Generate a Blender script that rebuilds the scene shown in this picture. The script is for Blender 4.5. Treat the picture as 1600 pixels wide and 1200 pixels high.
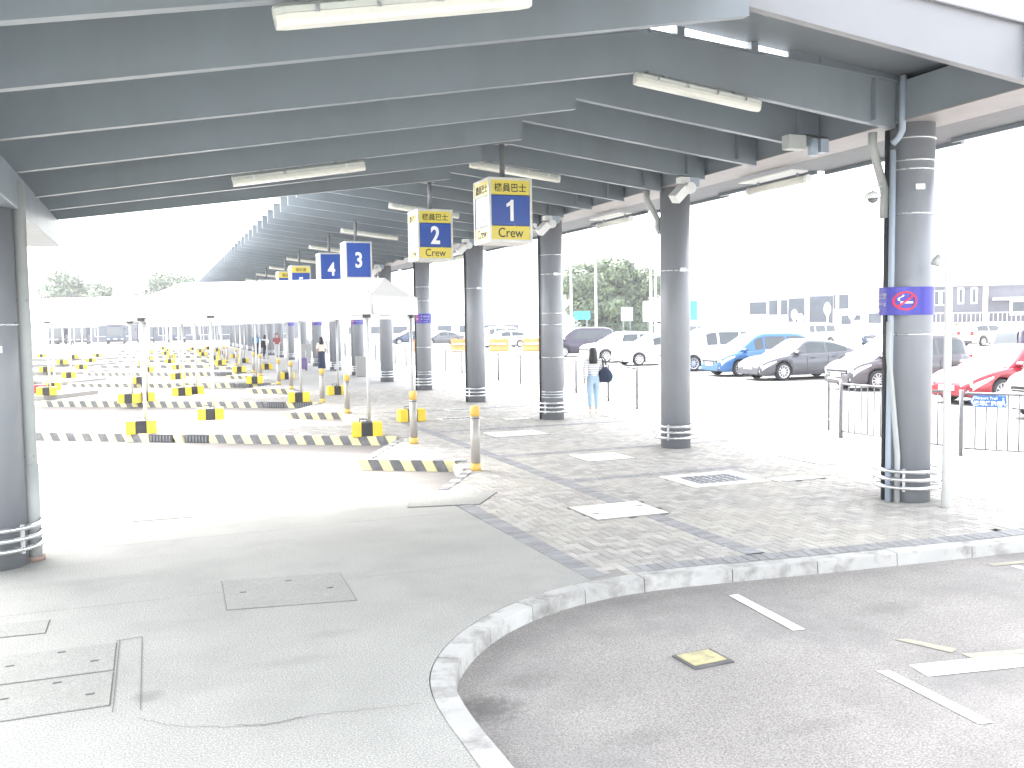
import bpy, bmesh, math, random
from mathutils import Vector, Matrix
random.seed(7)
for o in list(bpy.data.objects):
    bpy.data.objects.remove(o)
SC = bpy.context.scene
COL = SC.collection
PI = math.pi
# ------------------------------------------------------------------ camera
# world axes: x runs across the bus station (to the car park), y runs along the row of columns
F_PX, PITCH, ROLL, YAW = 1450.0, 0.0658, 0.0145, 0.3689
cam_d = bpy.data.cameras.new('camera'); cam = bpy.data.objects.new('camera', cam_d); COL.objects.link(cam)
cam_d.sensor_width = 36.0; cam_d.lens = 36.0 * F_PX / 1600.0
cam_d.clip_start = 0.05; cam_d.clip_end = 4000.0
_fw = Vector((math.sin(YAW) * math.cos(PITCH), math.cos(YAW) * math.cos(PITCH), -math.sin(PITCH)))
_r0 = Vector((math.cos(YAW), -math.sin(YAW), 0.0)); _u0 = _r0.cross(_fw)
_r = _r0 * math.cos(ROLL) - _u0 * math.sin(ROLL); _u = _u0 * math.cos(ROLL) + _r0 * math.sin(ROLL)
cam.matrix_world = Matrix(((_r.x, _u.x, -_fw.x, 0), (_r.y, _u.y, -_fw.y, 0), (_r.z, _u.z, -_fw.z, 2.15), (0, 0, 0, 1)))
SC.camera = cam
# ------------------------------------------------------------------ daylight
SUN_EL, SUN_AZ = math.radians(57), math.radians(352)     # azimuth clockwise from +y
wd = bpy.data.worlds.new('World'); SC.world = wd; wd.use_nodes = True
nt = wd.node_tree; nt.nodes.clear()
sky = nt.nodes.new('ShaderNodeTexSky'); sky.sky_type = 'NISHITA'; sky.sun_disc = False
sky.sun_elevation = SUN_EL; sky.sun_rotation = SUN_AZ
sky.air_density = 1.0; sky.dust_density = 4.0; sky.ozone_density = 1.0
hsv = nt.nodes.new('ShaderNodeHueSaturation'); hsv.inputs['Saturation'].default_value = 0.24
bg = nt.nodes.new('ShaderNodeBackground'); bg.inputs['Strength'].default_value = 0.15
ow = nt.nodes.new('ShaderNodeOutputWorld')
nt.links.new(sky.outputs[0], hsv.inputs['Color']); nt.links.new(hsv.outputs[0], bg.inputs['Color']); nt.links.new(bg.outputs[0], ow.inputs[0])
sun_d = bpy.data.lights.new('sun', 'SUN'); sun_d.energy = 1.0; sun_d.angle = math.radians(10); sun_d.color = (1.0, 0.965, 0.91)
sun = bpy.data.objects.new('sun', sun_d); COL.objects.link(sun)
_sd = Vector((math.sin(SUN_AZ) * math.cos(SUN_EL), math.cos(SUN_AZ) * math.cos(SUN_EL), math.sin(SUN_EL)))
sun.rotation_euler = _sd.to_track_quat('Z', 'Y').to_euler(); sun.location = (0, 0, 30)
SC.view_settings.view_transform = 'Standard'; SC.view_settings.look = 'None'
SC.view_settings.exposure = 3.27; SC.view_settings.gamma = 1.0; SC.view_settings.use_curve_mapping = False
SC.render.engine = 'CYCLES'
SC.cycles.use_denoising = True
SC.cycles.max_bounces = 7; SC.cycles.diffuse_bounces = 4; SC.cycles.glossy_bounces = 3
SC.cycles.transparent_max_bounces = 6; SC.cycles.sample_clamp_indirect = 8.0

# ------------------------------------------------------------------ materials
def mat(name, col, rough=0.6, metal=0.0, var=0.0, scale=4.0, bump=0.0, bscale=None, dirt=None, dirt_amt=0.0, dscale=1.5,
        rand=0.0, spec=0.5, speck=0.0, sscale=300.0, coat=0.0, emit=None, streak=False):
    m = bpy.data.materials.new(name); m.use_nodes = True
    n = m.node_tree.nodes; l = m.node_tree.links
    b = n['Principled BSDF']
    b.inputs['Roughness'].default_value = rough; b.inputs['Metallic'].default_value = metal
    b.inputs['Specular IOR Level'].default_value = spec
    if coat: b.inputs['Coat Weight'].default_value = coat; b.inputs['Coat Roughness'].default_value = 0.05
    tc = n.new('ShaderNodeTexCoord')
    base = n.new('ShaderNodeRGB'); base.outputs[0].default_value = (*col, 1)
    cur = base.outputs[0]
    geo = n.new('ShaderNodeNewGeometry')
    def noise(sc, det=6.0, src=None):
        t = n.new('ShaderNodeTexNoise'); t.inputs['Scale'].default_value = sc; t.inputs['Detail'].default_value = det
        t.inputs['Roughness'].default_value = 0.62
        l.new(src or geo.outputs['Position'], t.inputs['Vector']); return t.outputs['Fac']
    def mulfac(cur, fac, lo, hi, f0=0.25, f1=0.75):
        mr = n.new('ShaderNodeMapRange'); mr.inputs[1].default_value = f0; mr.inputs[2].default_value = f1
        mr.inputs[3].default_value = lo; mr.inputs[4].default_value = hi
        l.new(fac, mr.inputs[0])
        vm = n.new('ShaderNodeVectorMath'); vm.operation = 'SCALE'
        l.new(cur, vm.inputs[0]); l.new(mr.outputs[0], vm.inputs['Scale']); return vm.outputs[0]
    if var: cur = mulfac(cur, noise(scale), 1 - var, 1 + var)
    if speck: cur = mulfac(cur, noise(sscale, 2.0), 1 - speck, 1 + speck, 0.35, 0.65)
    if rand:
        oi = n.new('ShaderNodeObjectInfo')
        ad = n.new('ShaderNodeMath'); ad.operation = 'ADD'; l.new(oi.outputs['Random'], ad.inputs[0]); l.new(geo.outputs['Random Per Island'], ad.inputs[1])
        fr = n.new('ShaderNodeMath'); fr.operation = 'FRACT'; l.new(ad.outputs[0], fr.inputs[0])
        cur = mulfac(cur, fr.outputs[0], 1 - rand, 1 + rand, 0.0, 1.0)
    if dirt:
        src = geo.outputs['Position']
        if streak:
            mp = n.new('ShaderNodeMapping'); mp.inputs['Scale'].default_value = (1, 1, 0.12); l.new(src, mp.inputs['Vector']); src = mp.outputs[0]
        f = noise(dscale, 8.0, src)
        mr = n.new('ShaderNodeMapRange'); mr.inputs[1].default_value = 0.48; mr.inputs[2].default_value = 0.72; mr.inputs[3].default_value = 0; mr.inputs[4].default_value = dirt_amt
        l.new(f, mr.inputs[0])
        mx = n.new('ShaderNodeMix'); mx.data_type = 'RGBA'; l.new(mr.outputs[0], mx.inputs[0]); l.new(cur, mx.inputs[6]); mx.inputs[7].default_value = (*dirt, 1)
        cur = mx.outputs[2]
    l.new(cur, b.inputs['Base Color'])
    if rough > 0.15 and (var or dirt):
        mr = n.new('ShaderNodeMapRange'); mr.inputs[3].default_value = rough * 0.85; mr.inputs[4].default_value = min(1, rough * 1.15)
        l.new(noise(scale * 2.3), mr.inputs[0]); l.new(mr.outputs[0], b.inputs['Roughness'])
    if bump:
        bp = n.new('ShaderNodeBump'); bp.inputs['Strength'].default_value = bump; bp.inputs['Distance'].default_value = 0.01
        l.new(noise(bscale or scale * 8, 5.0), bp.inputs['Height']); l.new(bp.outputs[0], b.inputs['Normal'])
    if emit:
        b.inputs['Emission Color'].default_value = (*emit[0], 1); b.inputs['Emission Strength'].default_value = emit[1]
    return m

def glass_mat(name, col, rough=0.03, alpha=1.0):
    m = bpy.data.materials.new(name); m.use_nodes = True
    n = m.node_tree.nodes; l = m.node_tree.links; b = n['Principled BSDF']
    b.inputs['Base Color'].default_value = (*col, 1); b.inputs['Roughness'].default_value = rough
    b.inputs['Specular IOR Level'].default_value = 0.8
    if alpha < 1:
        tr = n.new('ShaderNodeBsdfTransparent'); mx = n.new('ShaderNodeMixShader'); mx.inputs[0].default_value = alpha
        l.new(tr.outputs[0], mx.inputs[1]); l.new(b.outputs[0], mx.inputs[2]); l.new(mx.outputs[0], n['Material Output'].inputs[0])
    return m

M = {}
M['steel'] = mat('grey_painted_steel', (0.195, 0.226, 0.252), 0.42, 0.0, 0.06, 1.6, dirt=(0.15, 0.16, 0.165), dirt_amt=0.5, dscale=0.9, streak=True)
M['column'] = mat('column_grey_paint', (0.25, 0.262, 0.283), 0.38, 0.0, 0.05, 2.0, bump=0.03, bscale=40, dirt=(0.17, 0.17, 0.17), dirt_amt=0.3, dscale=2.2, streak=True)
M['deck'] = mat('roof_deck_grey', (0.18, 0.20, 0.215), 0.5, 0.0, 0.05, 1.0)
M['fascia'] = mat('end_beam_grey', (0.20, 0.203, 0.217), 0.4, 0.0, 0.04, 2.0)  # even grey for the end beam alone, close to the steel's tone
M['edge'] = mat('edge_beam_grey', (0.30, 0.31, 0.33), 0.4, 0.0, 0.05, 2.0, dirt=(0.2, 0.19, 0.18), dirt_amt=0.4, dscale=1.2)
M['stainless'] = mat('stainless_steel', (0.72, 0.73, 0.74), 0.28, 0.9, 0.05, 6)
M['rail'] = mat('backlit_railing_steel', (0.15, 0.155, 0.165), 0.5, 0.2, 0.15, 14)  # darker than the galvanised steel, the backlit shade put into the colour
M['soffit'] = mat('reflected_light_soffit', (0.28, 0.265, 0.265), 0.5, 0.0, 0.05, 2.0, dirt=(0.2, 0.19, 0.18), dirt_amt=0.4, dscale=1.5)  # pale pink tone paints in sunlight reflected up onto the beam's underside
M['soffit_dark'] = mat('overhang_paint', (0.085, 0.095, 0.108), 0.5, 0.0, 0.05, 2.0)
M['galv'] = mat('galvanised_steel', (0.20, 0.21, 0.22), 0.5, 0.3, 0.18, 14, bump=0.05, bscale=60)
M['pipe'] = mat('pale_grey_pipe', (0.40, 0.42, 0.41), 0.5, 0.0, 0.06, 5, dirt=(0.28, 0.27, 0.22), dirt_amt=0.4, dscale=3, streak=True)
M['pipe_blue'] = mat('blue_grey_conduit', (0.34, 0.40, 0.47), 0.45, 0.0, 0.05, 4)
M['pipe_dark'] = mat('dark_conduit', (0.05, 0.055, 0.06), 0.5)
M['white'] = mat('white_paint', (0.74, 0.75, 0.74), 0.45, 0.0, 0.04, 6)
M['frame'] = mat('sign_frame_aluminium', (0.60, 0.60, 0.57), 0.4, 0.3, 0.08, 12, dirt=(0.35, 0.33, 0.28), dirt_amt=0.35, dscale=5)
M['tent_frame'] = mat('tent_frame_aluminium', (0.58, 0.59, 0.60), 0.45, 0.3, 0.05, 6)
M['fabric'] = mat('white_tent_fabric', (0.80, 0.80, 0.79), 0.75, 0.0, 0.03, 3, bump=0.25, bscale=5)
_n = M['fabric'].node_tree.nodes; _l = M['fabric'].node_tree.links; _t = _n.new('ShaderNodeBsdfTranslucent'); _t.inputs[0].default_value = (0.8, 0.8, 0.78, 1); _m = _n.new('ShaderNodeMixShader'); _m.inputs[0].default_value = 0.12
_l.new(_n['Principled BSDF'].outputs[0], _m.inputs[1]); _l.new(_t.outputs[0], _m.inputs[2]); _l.new(_m.outputs[0], _n['Material Output'].inputs[0])
M['yellow_panel'] = mat('yellow_sign_panel', (0.72, 0.60, 0.10), 0.35, 0.0, 0.03, 5)
M['blue_panel'] = mat('blue_sign_panel', (0.025, 0.075, 0.33), 0.3, 0.0, 0.04, 5)
M['opal'] = mat('white_sign_panel', (0.78, 0.78, 0.72), 0.35)
M['ink'] = mat('dark_lettering', (0.035, 0.035, 0.04), 0.6)
M['letter'] = mat('white_lettering', (0.82, 0.83, 0.84), 0.4)
M['lamp'] = mat('light_diffuser', (0.66, 0.66, 0.60), 0.25, 0.0, 0.05, 10)
M['lampbody'] = mat('light_housing', (0.50, 0.53, 0.49), 0.45, 0.0, 0.05, 8)
M['purple'] = mat('purple_vinyl', (0.055, 0.05, 0.36), 0.35, 0.0, 0.06, 8)
M['red'] = mat('red_print', (0.62, 0.02, 0.06), 0.4)
M['concrete'] = mat('footway_concrete', (0.325, 0.321, 0.296), 0.9, 0, 0.12, 0.7, bump=0.35, bscale=160, speck=0.30, sscale=95, dirt=(0.22, 0.22, 0.20), dirt_amt=0.42, dscale=1.1, spec=0.25)
M['cover'] = mat('cover_concrete', (0.30, 0.297, 0.274), 0.9, 0, 0.10, 1.3, bump=0.3, bscale=150, speck=0.25, sscale=110, dirt=(0.25, 0.25, 0.21), dirt_amt=0.45, dscale=1.6, spec=0.25)
M['cover_pale'] = mat('pale_cover_concrete', (0.62, 0.61, 0.56), 0.85, 0, 0.08, 2, bump=0.2, bscale=120, speck=0.12, sscale=140, dirt=(0.45, 0.42, 0.32), dirt_amt=0.4, dscale=2.5)
M['joint'] = mat('dark_joint', (0.15, 0.15, 0.14), 0.95)  # dark tone of joint sealant, cover frames and cracks
M['kerb'] = mat('kerb_concrete', (0.41, 0.405, 0.385), 0.85, 0, 0.12, 2.5, bump=0.3, bscale=90, dirt=(0.14, 0.13, 0.115), dirt_amt=0.85, dscale=4.2, rand=0.06, spec=0.3)
M['asphalt'] = mat('worn_asphalt', (0.285, 0.268, 0.25), 0.88, 0, 0.16, 0.8, bump=0.7, bscale=160, speck=0.32, sscale=85, dirt=(0.18, 0.174, 0.168), dirt_amt=0.75, dscale=0.75, spec=0.3)
M['road'] = mat('bay_road_concrete', (0.205, 0.193, 0.181), 0.9, 0, 0.12, 0.5, bump=0.2, bscale=80, speck=0.15, sscale=120, dirt=(0.15, 0.125, 0.115), dirt_amt=0.6, dscale=0.45, spec=0.25)
M['platform'] = mat('platform_paving', (0.225, 0.216, 0.207), 0.9, 0, 0.12, 1.2, dirt=(0.34, 0.31, 0.28), dirt_amt=0.5, dscale=0.6)
M['lot'] = mat('car_park_concrete', (0.215, 0.212, 0.205), 0.9, 0, 0.08, 0.3, bump=0.1, bscale=60, dirt=(0.20, 0.195, 0.19), dirt_amt=0.5, dscale=0.15, spec=0.25)
M['ground'] = mat('outer_ground', (0.24, 0.24, 0.225), 0.95, 0, 0.1, 0.05)
M['grassy'] = mat('verge_grass', (0.10, 0.14, 0.05), 0.95, 0, 0.3, 1.5)
M['brick'] = mat('grey_paver', (0.36, 0.344, 0.318), 0.88, 0, 0.10, 6, bump=0.25, bscale=140, speck=0.18, sscale=150, rand=0.17, dirt=(0.46, 0.43, 0.36), dirt_amt=0.6, dscale=0.55, spec=0.25)
M['brick_dark'] = mat('dark_paver', (0.26, 0.26, 0.26), 0.88, 0, 0.10, 6, bump=0.25, bscale=140, speck=0.18, sscale=150, rand=0.14, spec=0.25)
M['sand'] = mat('paver_joint_sand', (0.24, 0.232, 0.215), 0.98, 0, 0.15, 3)
M['far_paving'] = mat('far_paving', (0.27, 0.265, 0.255), 0.9, 0, 0.12, 1.2, dirt=(0.36, 0.35, 0.31), dirt_amt=0.5, dscale=0.4)
M['mark'] = mat('road_marking_white', (0.72, 0.72, 0.70), 0.75, 0, 0.08, 8, dirt=(0.25, 0.25, 0.24), dirt_amt=0.3, dscale=9)
M['mark_old'] = mat('worn_road_marking', (0.33, 0.31, 0.24), 0.85, 0, 0.15, 8, dirt=(0.2, 0.196, 0.193), dirt_amt=0.95, dscale=9)
M['kerb_y'] = mat('yellow_kerb_paint', (0.70, 0.65, 0.34), 0.7, 0, 0.10, 6, dirt=(0.40, 0.38, 0.30), dirt_amt=0.55, dscale=5)
M['kerb_k'] = mat('black_kerb_paint', (0.135, 0.135, 0.14), 0.7, 0, 0.2, 6, dirt=(0.30, 0.30, 0.29), dirt_amt=0.5, dscale=7)
M['block_y'] = mat('yellow_block_paint', (0.78, 0.56, 0.03), 0.55, 0, 0.06, 6, dirt=(0.45, 0.36, 0.10), dirt_amt=0.5, dscale=6)
M['block_k'] = mat('black_block_paint', (0.03, 0.03, 0.033), 0.6, 0, 0.1, 6)
M['bollard'] = mat('bollard_grey', (0.40, 0.375, 0.345), 0.45, 0.2, 0.05, 6, dirt=(0.30, 0.27, 0.24), dirt_amt=0.5, dscale=6)
M['amber'] = mat('amber_reflective_band', (0.72, 0.46, 0.10), 0.45, 0, 0.05, 9, dirt=(0.5, 0.4, 0.2), dirt_amt=0.4, dscale=12)
M['iron'] = mat('cast_iron', (0.09, 0.09, 0.092), 0.7, 0.2, 0.2, 12, bump=0.4, bscale=60, dirt=(0.2, 0.19, 0.17), dirt_amt=0.4, dscale=8)
M['iron_y'] = mat('yellow_painted_lid', (0.42, 0.38, 0.20), 0.75, 0, 0.1, 10, dirt=(0.13, 0.12, 0.11), dirt_amt=0.7, dscale=9)
M['orange'] = mat('orange_plastic', (0.75, 0.24, 0.06), 0.5, 0, 0.08, 3)
M['sign_blue'] = mat('blue_direction_sign', (0.03, 0.14, 0.42), 0.4, 0, 0.06, 6)
M['rubber'] = mat('tyre_rubber', (0.03, 0.03, 0.032), 0.8)
M['alloy'] = mat('alloy_rim', (0.62, 0.63, 0.65), 0.3, 0.85)
M['blacktrim'] = mat('black_trim', (0.02, 0.02, 0.022), 0.45)
M['chrome'] = mat('chrome', (0.75, 0.76, 0.78), 0.12, 1.0)
M['glass'] = glass_mat('car_glass', (0.03, 0.04, 0.045), 0.02)
M['glass_b'] = glass_mat('building_glass', (0.06, 0.075, 0.10), 0.08)
M['headlamp'] = mat('headlamp_lens', (0.62, 0.66, 0.70), 0.08, 0.2)
M['taillamp'] = mat('tail_lamp', (0.45, 0.015, 0.02), 0.15)
M['plate'] = mat('number_plate', (0.78, 0.78, 0.76), 0.45)
M['cabinet'] = mat('cabinet_grey', (0.30, 0.30, 0.285), 0.6, 0, 0.05, 4)
M['bark'] = mat('bark', (0.13, 0.10, 0.075), 0.95, 0, 0.2, 5, bump=0.5, bscale=20)
M['skin'] = mat('skin', (0.55, 0.34, 0.25), 0.5)
M['hair'] = mat('black_hair', (0.022, 0.019, 0.02), 0.4, 0, 0.2, 60)
M['denim'] = mat('pale_denim', (0.34, 0.45, 0.56), 0.9, 0, 0.14, 9, bump=0.2, bscale=60)
M['navy'] = mat('navy_cloth', (0.03, 0.04, 0.075), 0.85, 0, 0.1, 9)
M['black_cloth'] = mat('black_cloth', (0.025, 0.025, 0.03), 0.85)
M['white_cloth'] = mat('white_cloth', (0.74, 0.73, 0.72), 0.9, 0, 0.05, 8)
M['cream_cloth'] = mat('cream_cloth', (0.72, 0.70, 0.60), 0.9, 0, 0.05, 8)
M['maroon_cloth'] = mat('maroon_cloth', (0.30, 0.09, 0.10), 0.9, 0, 0.05, 8)
M['blue_cloth'] = mat('blue_cloth', (0.12, 0.24, 0.40), 0.9, 0, 0.05, 8)
M['grey_cloth'] = mat('pale_grey_cloth', (0.52, 0.52, 0.52), 0.9, 0, 0.05, 8)
M['purple_case'] = mat('purple_shell', (0.16, 0.11, 0.26), 0.4)
M['green_print'] = mat('green_print', (0.05, 0.45, 0.22), 0.6)
def stripes(name, c1, c2, period):
    m = mat(name, c1, 0.9); n = m.node_tree.nodes; l = m.node_tree.links
    tc = n.new('ShaderNodeTexCoord'); sp = n.new('ShaderNodeSeparateXYZ'); l.new(tc.outputs['Object'], sp.inputs[0])
    mo = n.new('ShaderNodeMath'); mo.operation = 'FRACT'; sc = n.new('ShaderNodeMath'); sc.operation = 'MULTIPLY'; sc.inputs[1].default_value = 1.0 / period
    l.new(sp.outputs['Z'], sc.inputs[0]); l.new(sc.outputs[0], mo.inputs[0])
    gt = n.new('ShaderNodeMath'); gt.operation = 'GREATER_THAN'; gt.inputs[1].default_value = 0.68; l.new(mo.outputs[0], gt.inputs[0])
    mx = n.new('ShaderNodeMix'); mx.data_type = 'RGBA'; mx.inputs[6].default_value = (*c1, 1); mx.inputs[7].default_value = (*c2, 1); l.new(gt.outputs[0], mx.inputs[0])
    l.new(mx.outputs[2], n['Principled BSDF'].inputs['Base Color']); return m
M['striped_knit'] = stripes('striped_knit', (0.72, 0.72, 0.73), (0.30, 0.30, 0.36), 0.052)
def car_paint(name, col, metal=0.0): return mat(name, col, 0.32, metal, coat=0.45)
M['p_white'] = car_paint('white_car_paint', (0.74, 0.75, 0.76)); M['p_silver'] = car_paint('bronze_silver_car_paint', (0.085, 0.087, 0.10), 0.4)
M['p_grey'] = car_paint('warm_grey_car_paint', (0.085, 0.078, 0.088), 0.3); M['p_blue'] = car_paint('bright_blue_car_paint', (0.03, 0.12, 0.30), 0.2)
M['p_red'] = car_paint('red_car_paint', (0.24, 0.006, 0.018), 0.1); M['p_purple'] = car_paint('dark_plum_car_paint', (0.04, 0.032, 0.055), 0.3)
M['p_navy'] = car_paint('navy_car_paint', (0.03, 0.05, 0.10), 0.3); M['p_beige'] = car_paint('beige_car_paint', (0.42, 0.38, 0.34), 0.3)
M['wall_white'] = mat('white_render_wall', (0.70, 0.70, 0.70), 0.8, 0, 0.04, 0.6)
M['wall_beige'] = mat('beige_brick_wall', (0.42, 0.35, 0.31), 0.85, 0, 0.1, 2)
M['wall_dark'] = mat('dark_cladding', (0.10, 0.10, 0.125), 0.5, 0, 0.1, 0.8)
M['wall_blue'] = mat('blue_grey_cladding', (0.22, 0.30, 0.48), 0.5, 0, 0.05, 0.8)
M['teal'] = mat('teal_vinyl', (0.03, 0.42, 0.46), 0.5)
def leaf(name, col, rnd):
    m = mat(name, col, 0.6, 0, 0.25, 0.6, rand=rnd); return m
M['leaf'] = leaf('dark_leaf', (0.062, 0.10, 0.052), 0.5); M['leaf_l'] = leaf('light_leaf', (0.105, 0.145, 0.055), 0.5)
M['leaf_bush'] = leaf('bush_leaf', (0.10, 0.16, 0.03), 0.4)

def add_stains(m, spots, col):
    # oil and dirt stains with a ragged outline at fixed places on the ground
    n = m.node_tree.nodes; l = m.node_tree.links; b = n['Principled BSDF']; cur = b.inputs['Base Color'].links[0].from_socket
    geo = n.new('ShaderNodeNewGeometry'); nz = n.new('ShaderNodeTexNoise'); nz.inputs['Scale'].default_value = 16; nz.inputs['Detail'].default_value = 6; l.new(geo.outputs['Position'], nz.inputs['Vector'])
    for (x, y, rx, ry, amt) in spots:
        mp = n.new('ShaderNodeMapping'); mp.vector_type = 'TEXTURE'; mp.inputs['Location'].default_value = (x, y, 0); mp.inputs['Scale'].default_value = (rx, ry, 1000); l.new(geo.outputs['Position'], mp.inputs['Vector'])
        ln = n.new('ShaderNodeVectorMath'); ln.operation = 'LENGTH'; l.new(mp.outputs[0], ln.inputs[0])
        ad = n.new('ShaderNodeMath'); ad.operation = 'MULTIPLY_ADD'; ad.inputs[1].default_value = 1.5; l.new(nz.outputs['Fac'], ad.inputs[0]); l.new(ln.outputs['Value'], ad.inputs[2])
        mr = n.new('ShaderNodeMapRange'); mr.inputs[1].default_value = 1.9; mr.inputs[2].default_value = 1.1; mr.inputs[3].default_value = 0; mr.inputs[4].default_value = amt; l.new(ad.outputs[0], mr.inputs[0])
        mx = n.new('ShaderNodeMix'); mx.data_type = 'RGBA'; l.new(mr.outputs[0], mx.inputs[0]); l.new(cur, mx.inputs[6]); mx.inputs[7].default_value = (*col, 1); cur = mx.outputs[2]
    l.new(cur, b.inputs['Base Color'])
add_stains(M['asphalt'], [(1.78, 5.05, 0.20, 0.22, 0.75), (2.15, 5.35, 0.25, 0.14, 0.3), (2.4, 4.35, 0.25, 0.12, 0.3), (3.4, 4.1, 0.3, 0.1, 0.22), (5.3, 5.6, 0.4, 0.14, 0.22)], (0.11, 0.105, 0.10))
add_stains(M['concrete'], [(-0.10, 5.72, 0.10, 0.10, 0.6), (0.75, 5.95, 0.3, 0.10, 0.2), (1.1, 6.4, 0.25, 0.08, 0.18), (-0.8, 8.6, 0.9, 0.12, 0.15)], (0.19, 0.185, 0.17))
add_stains(M['road'], [(1.5, 13.6, 2.2, 0.5, 0.6), (3.0, 14.4, 1.4, 0.35, 0.6), (0.6, 15.4, 1.8, 0.4, 0.5), (2.9, 13.0, 1.0, 0.3, 0.5)], (0.125, 0.105, 0.098))

# ------------------------------------------------------------------ mesh helpers
class MB:
    def __init__(s): s.v = []; s.f = []; s.sm = []
    def add(s, vs, fs, smooth=False):
        o = len(s.v); s.v += [tuple(p) for p in vs]; s.f += [tuple(i + o for i in f) for f in fs]; s.sm += [smooth] * len(fs); return s
    def box(s, c, d, rz=0.0, top=None):
        hx, hy, hz = d[0] / 2, d[1] / 2, d[2] / 2; cz, sz = math.cos(rz), math.sin(rz); vs = []
        for z in (-hz, hz):
            k = 1.0 if z < 0 or top is None else top
            for x, y in ((-hx, -hy), (hx, -hy), (hx, hy), (-hx, hy)):
                vs.append((c[0] + (x * cz - y * sz) * k, c[1] + (x * sz + y * cz) * k, c[2] + z))
        return s.add(vs, [(3, 2, 1, 0), (4, 5, 6, 7), (0, 1, 5, 4), (1, 2, 6, 5), (2, 3, 7, 6), (3, 0, 4, 7)])
    def hexa(s, b, t):   # bottom 4 pts (ccw from above), top 4 pts
        return s.add(list(b) + list(t), [(3, 2, 1, 0), (4, 5, 6, 7), (0, 1, 5, 4), (1, 2, 6, 5), (2, 3, 7, 6), (3, 0, 4, 7)])
    def prism(s, poly, z0, z1, bottom=True):
        n = len(poly)
        a = sum(poly[i][0] * poly[(i + 1) % n][1] - poly[(i + 1) % n][0] * poly[i][1] for i in range(n))
        if a < 0: poly = poly[::-1]
        vs = [(x, y, z0) for x, y in poly] + [(x, y, z1) for x, y in poly]
        fs = [tuple(range(n, 2 * n))] + [(i, (i + 1) % n, n + (i + 1) % n, n + i) for i in range(n)]
        if bottom: fs.append(tuple(reversed(range(n))))
        return s.add(vs, fs)
    def tube(s, path, r, n=8, cap=True, closed=False, smooth=True):
        P = [Vector(p) for p in path]; N = len(P); vs = []; fs = []
        rr = r if isinstance(r, (list, tuple)) else [r] * N
        prev = None
        for i in range(N):
            if closed: t = P[(i + 1) % N] - P[i - 1]
            else: t = P[min(i + 1, N - 1)] - P[max(i - 1, 0)]
            t.normalize()
            if prev is None:
                a = Vector((0, 0, 1)) if abs(t.z) < 0.9 else Vector((1, 0, 0))
                nrm = (a - t * a.dot(t)).normalized()
            else:
                nrm = prev - t * prev.dot(t)
                nrm = nrm.normalized() if nrm.length > 1e-6 else Vector((1, 0, 0))
            prev = nrm; bi = t.cross(nrm)
            for k in range(n):
                a = 2 * PI * k / n
                vs.append(P[i] + (nrm * math.cos(a) + bi * math.sin(a)) * rr[i])
        M_ = N if closed else N - 1
        for i in range(M_):
            for k in range(n):
                j = (i + 1) % N
                fs.append((i * n + k, i * n + (k + 1) % n, j * n + (k + 1) % n, j * n + k))
        s.add(vs, fs, smooth)
        if cap and not closed:
            o = len(s.v) - N * n
            s.f.append(tuple(o + k for k in reversed(range(n)))); s.f.append(tuple(o + (N - 1) * n + k for k in range(n))); s.sm += [False, False]
        return s
    def cyl(s, c, r, z0, z1, n=20, smooth=True): return s.tube([(c[0], c[1], z0), (c[0], c[1], z1)], r, n, True, False, smooth)
    def loft(s, rings, smooth=True, caps=True, closed=True):
        n = len(rings[0]); vs = [p for r in rings for p in r]; fs = []
        for i in range(len(rings) - 1):
            for k in range(n if closed else n - 1):
                fs.append((i * n + k, i * n + (k + 1) % n, (i + 1) * n + (k + 1) % n, (i + 1) * n + k))
        o = len(s.v); s.add(vs, fs, smooth)
        if caps:
            s.f.append(tuple(o + k for k in reversed(range(n)))); s.f.append(tuple(o + (len(rings) - 1) * n + k for k in range(n))); s.sm += [False, False]
        return s
    def mesh(s, name, m):
        me = bpy.data.meshes.new(name); me.from_pydata([tuple(p) for p in s.v], [], s.f)
        me.polygons.foreach_set('use_smooth', s.sm); me.update()
        if m is not None: me.materials.append(m)
        return me
    def build(s, name, m, parent=None, bevel=0.0, fix=False):
        me = s.mesh(name, m)
        if fix:
            bm = bmesh.new(); bm.from_mesh(me); bmesh.ops.recalc_face_normals(bm, faces=bm.faces); bm.to_mesh(me); bm.free()
        return link(me, name, parent, bevel)
def link(me, name, parent=None, bevel=0.0):
    o = bpy.data.objects.new(name, me); COL.objects.link(o)
    if parent: o.parent = parent
    if bevel:
        b = o.modifiers.new('bevel', 'BEVEL'); b.width = bevel; b.segments = 2; b.limit_method = 'ANGLE'; b.angle_limit = math.radians(40)
    return o
def tag(o, label=None, cat=None, group=None, kind=None):
    if label: o['label'] = label
    if cat: o['category'] = cat
    if group: o['group'] = group
    if kind: o['kind'] = kind
    return o
def thing(name, label, cat, loc=(0, 0, 0), rz=0.0, group=None):
    o = bpy.data.objects.new(name, None); COL.objects.link(o); o.location = loc; o.rotation_euler = (0, 0, rz); o.empty_display_size = 0.2
    return tag(o, label, cat, group)
def copy_tree(o, parent=None):
    c = o.copy(); COL.objects.link(c)
    if parent: c.parent = parent
    for ch in list(o.children): copy_tree(ch, c)
    return c
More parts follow.
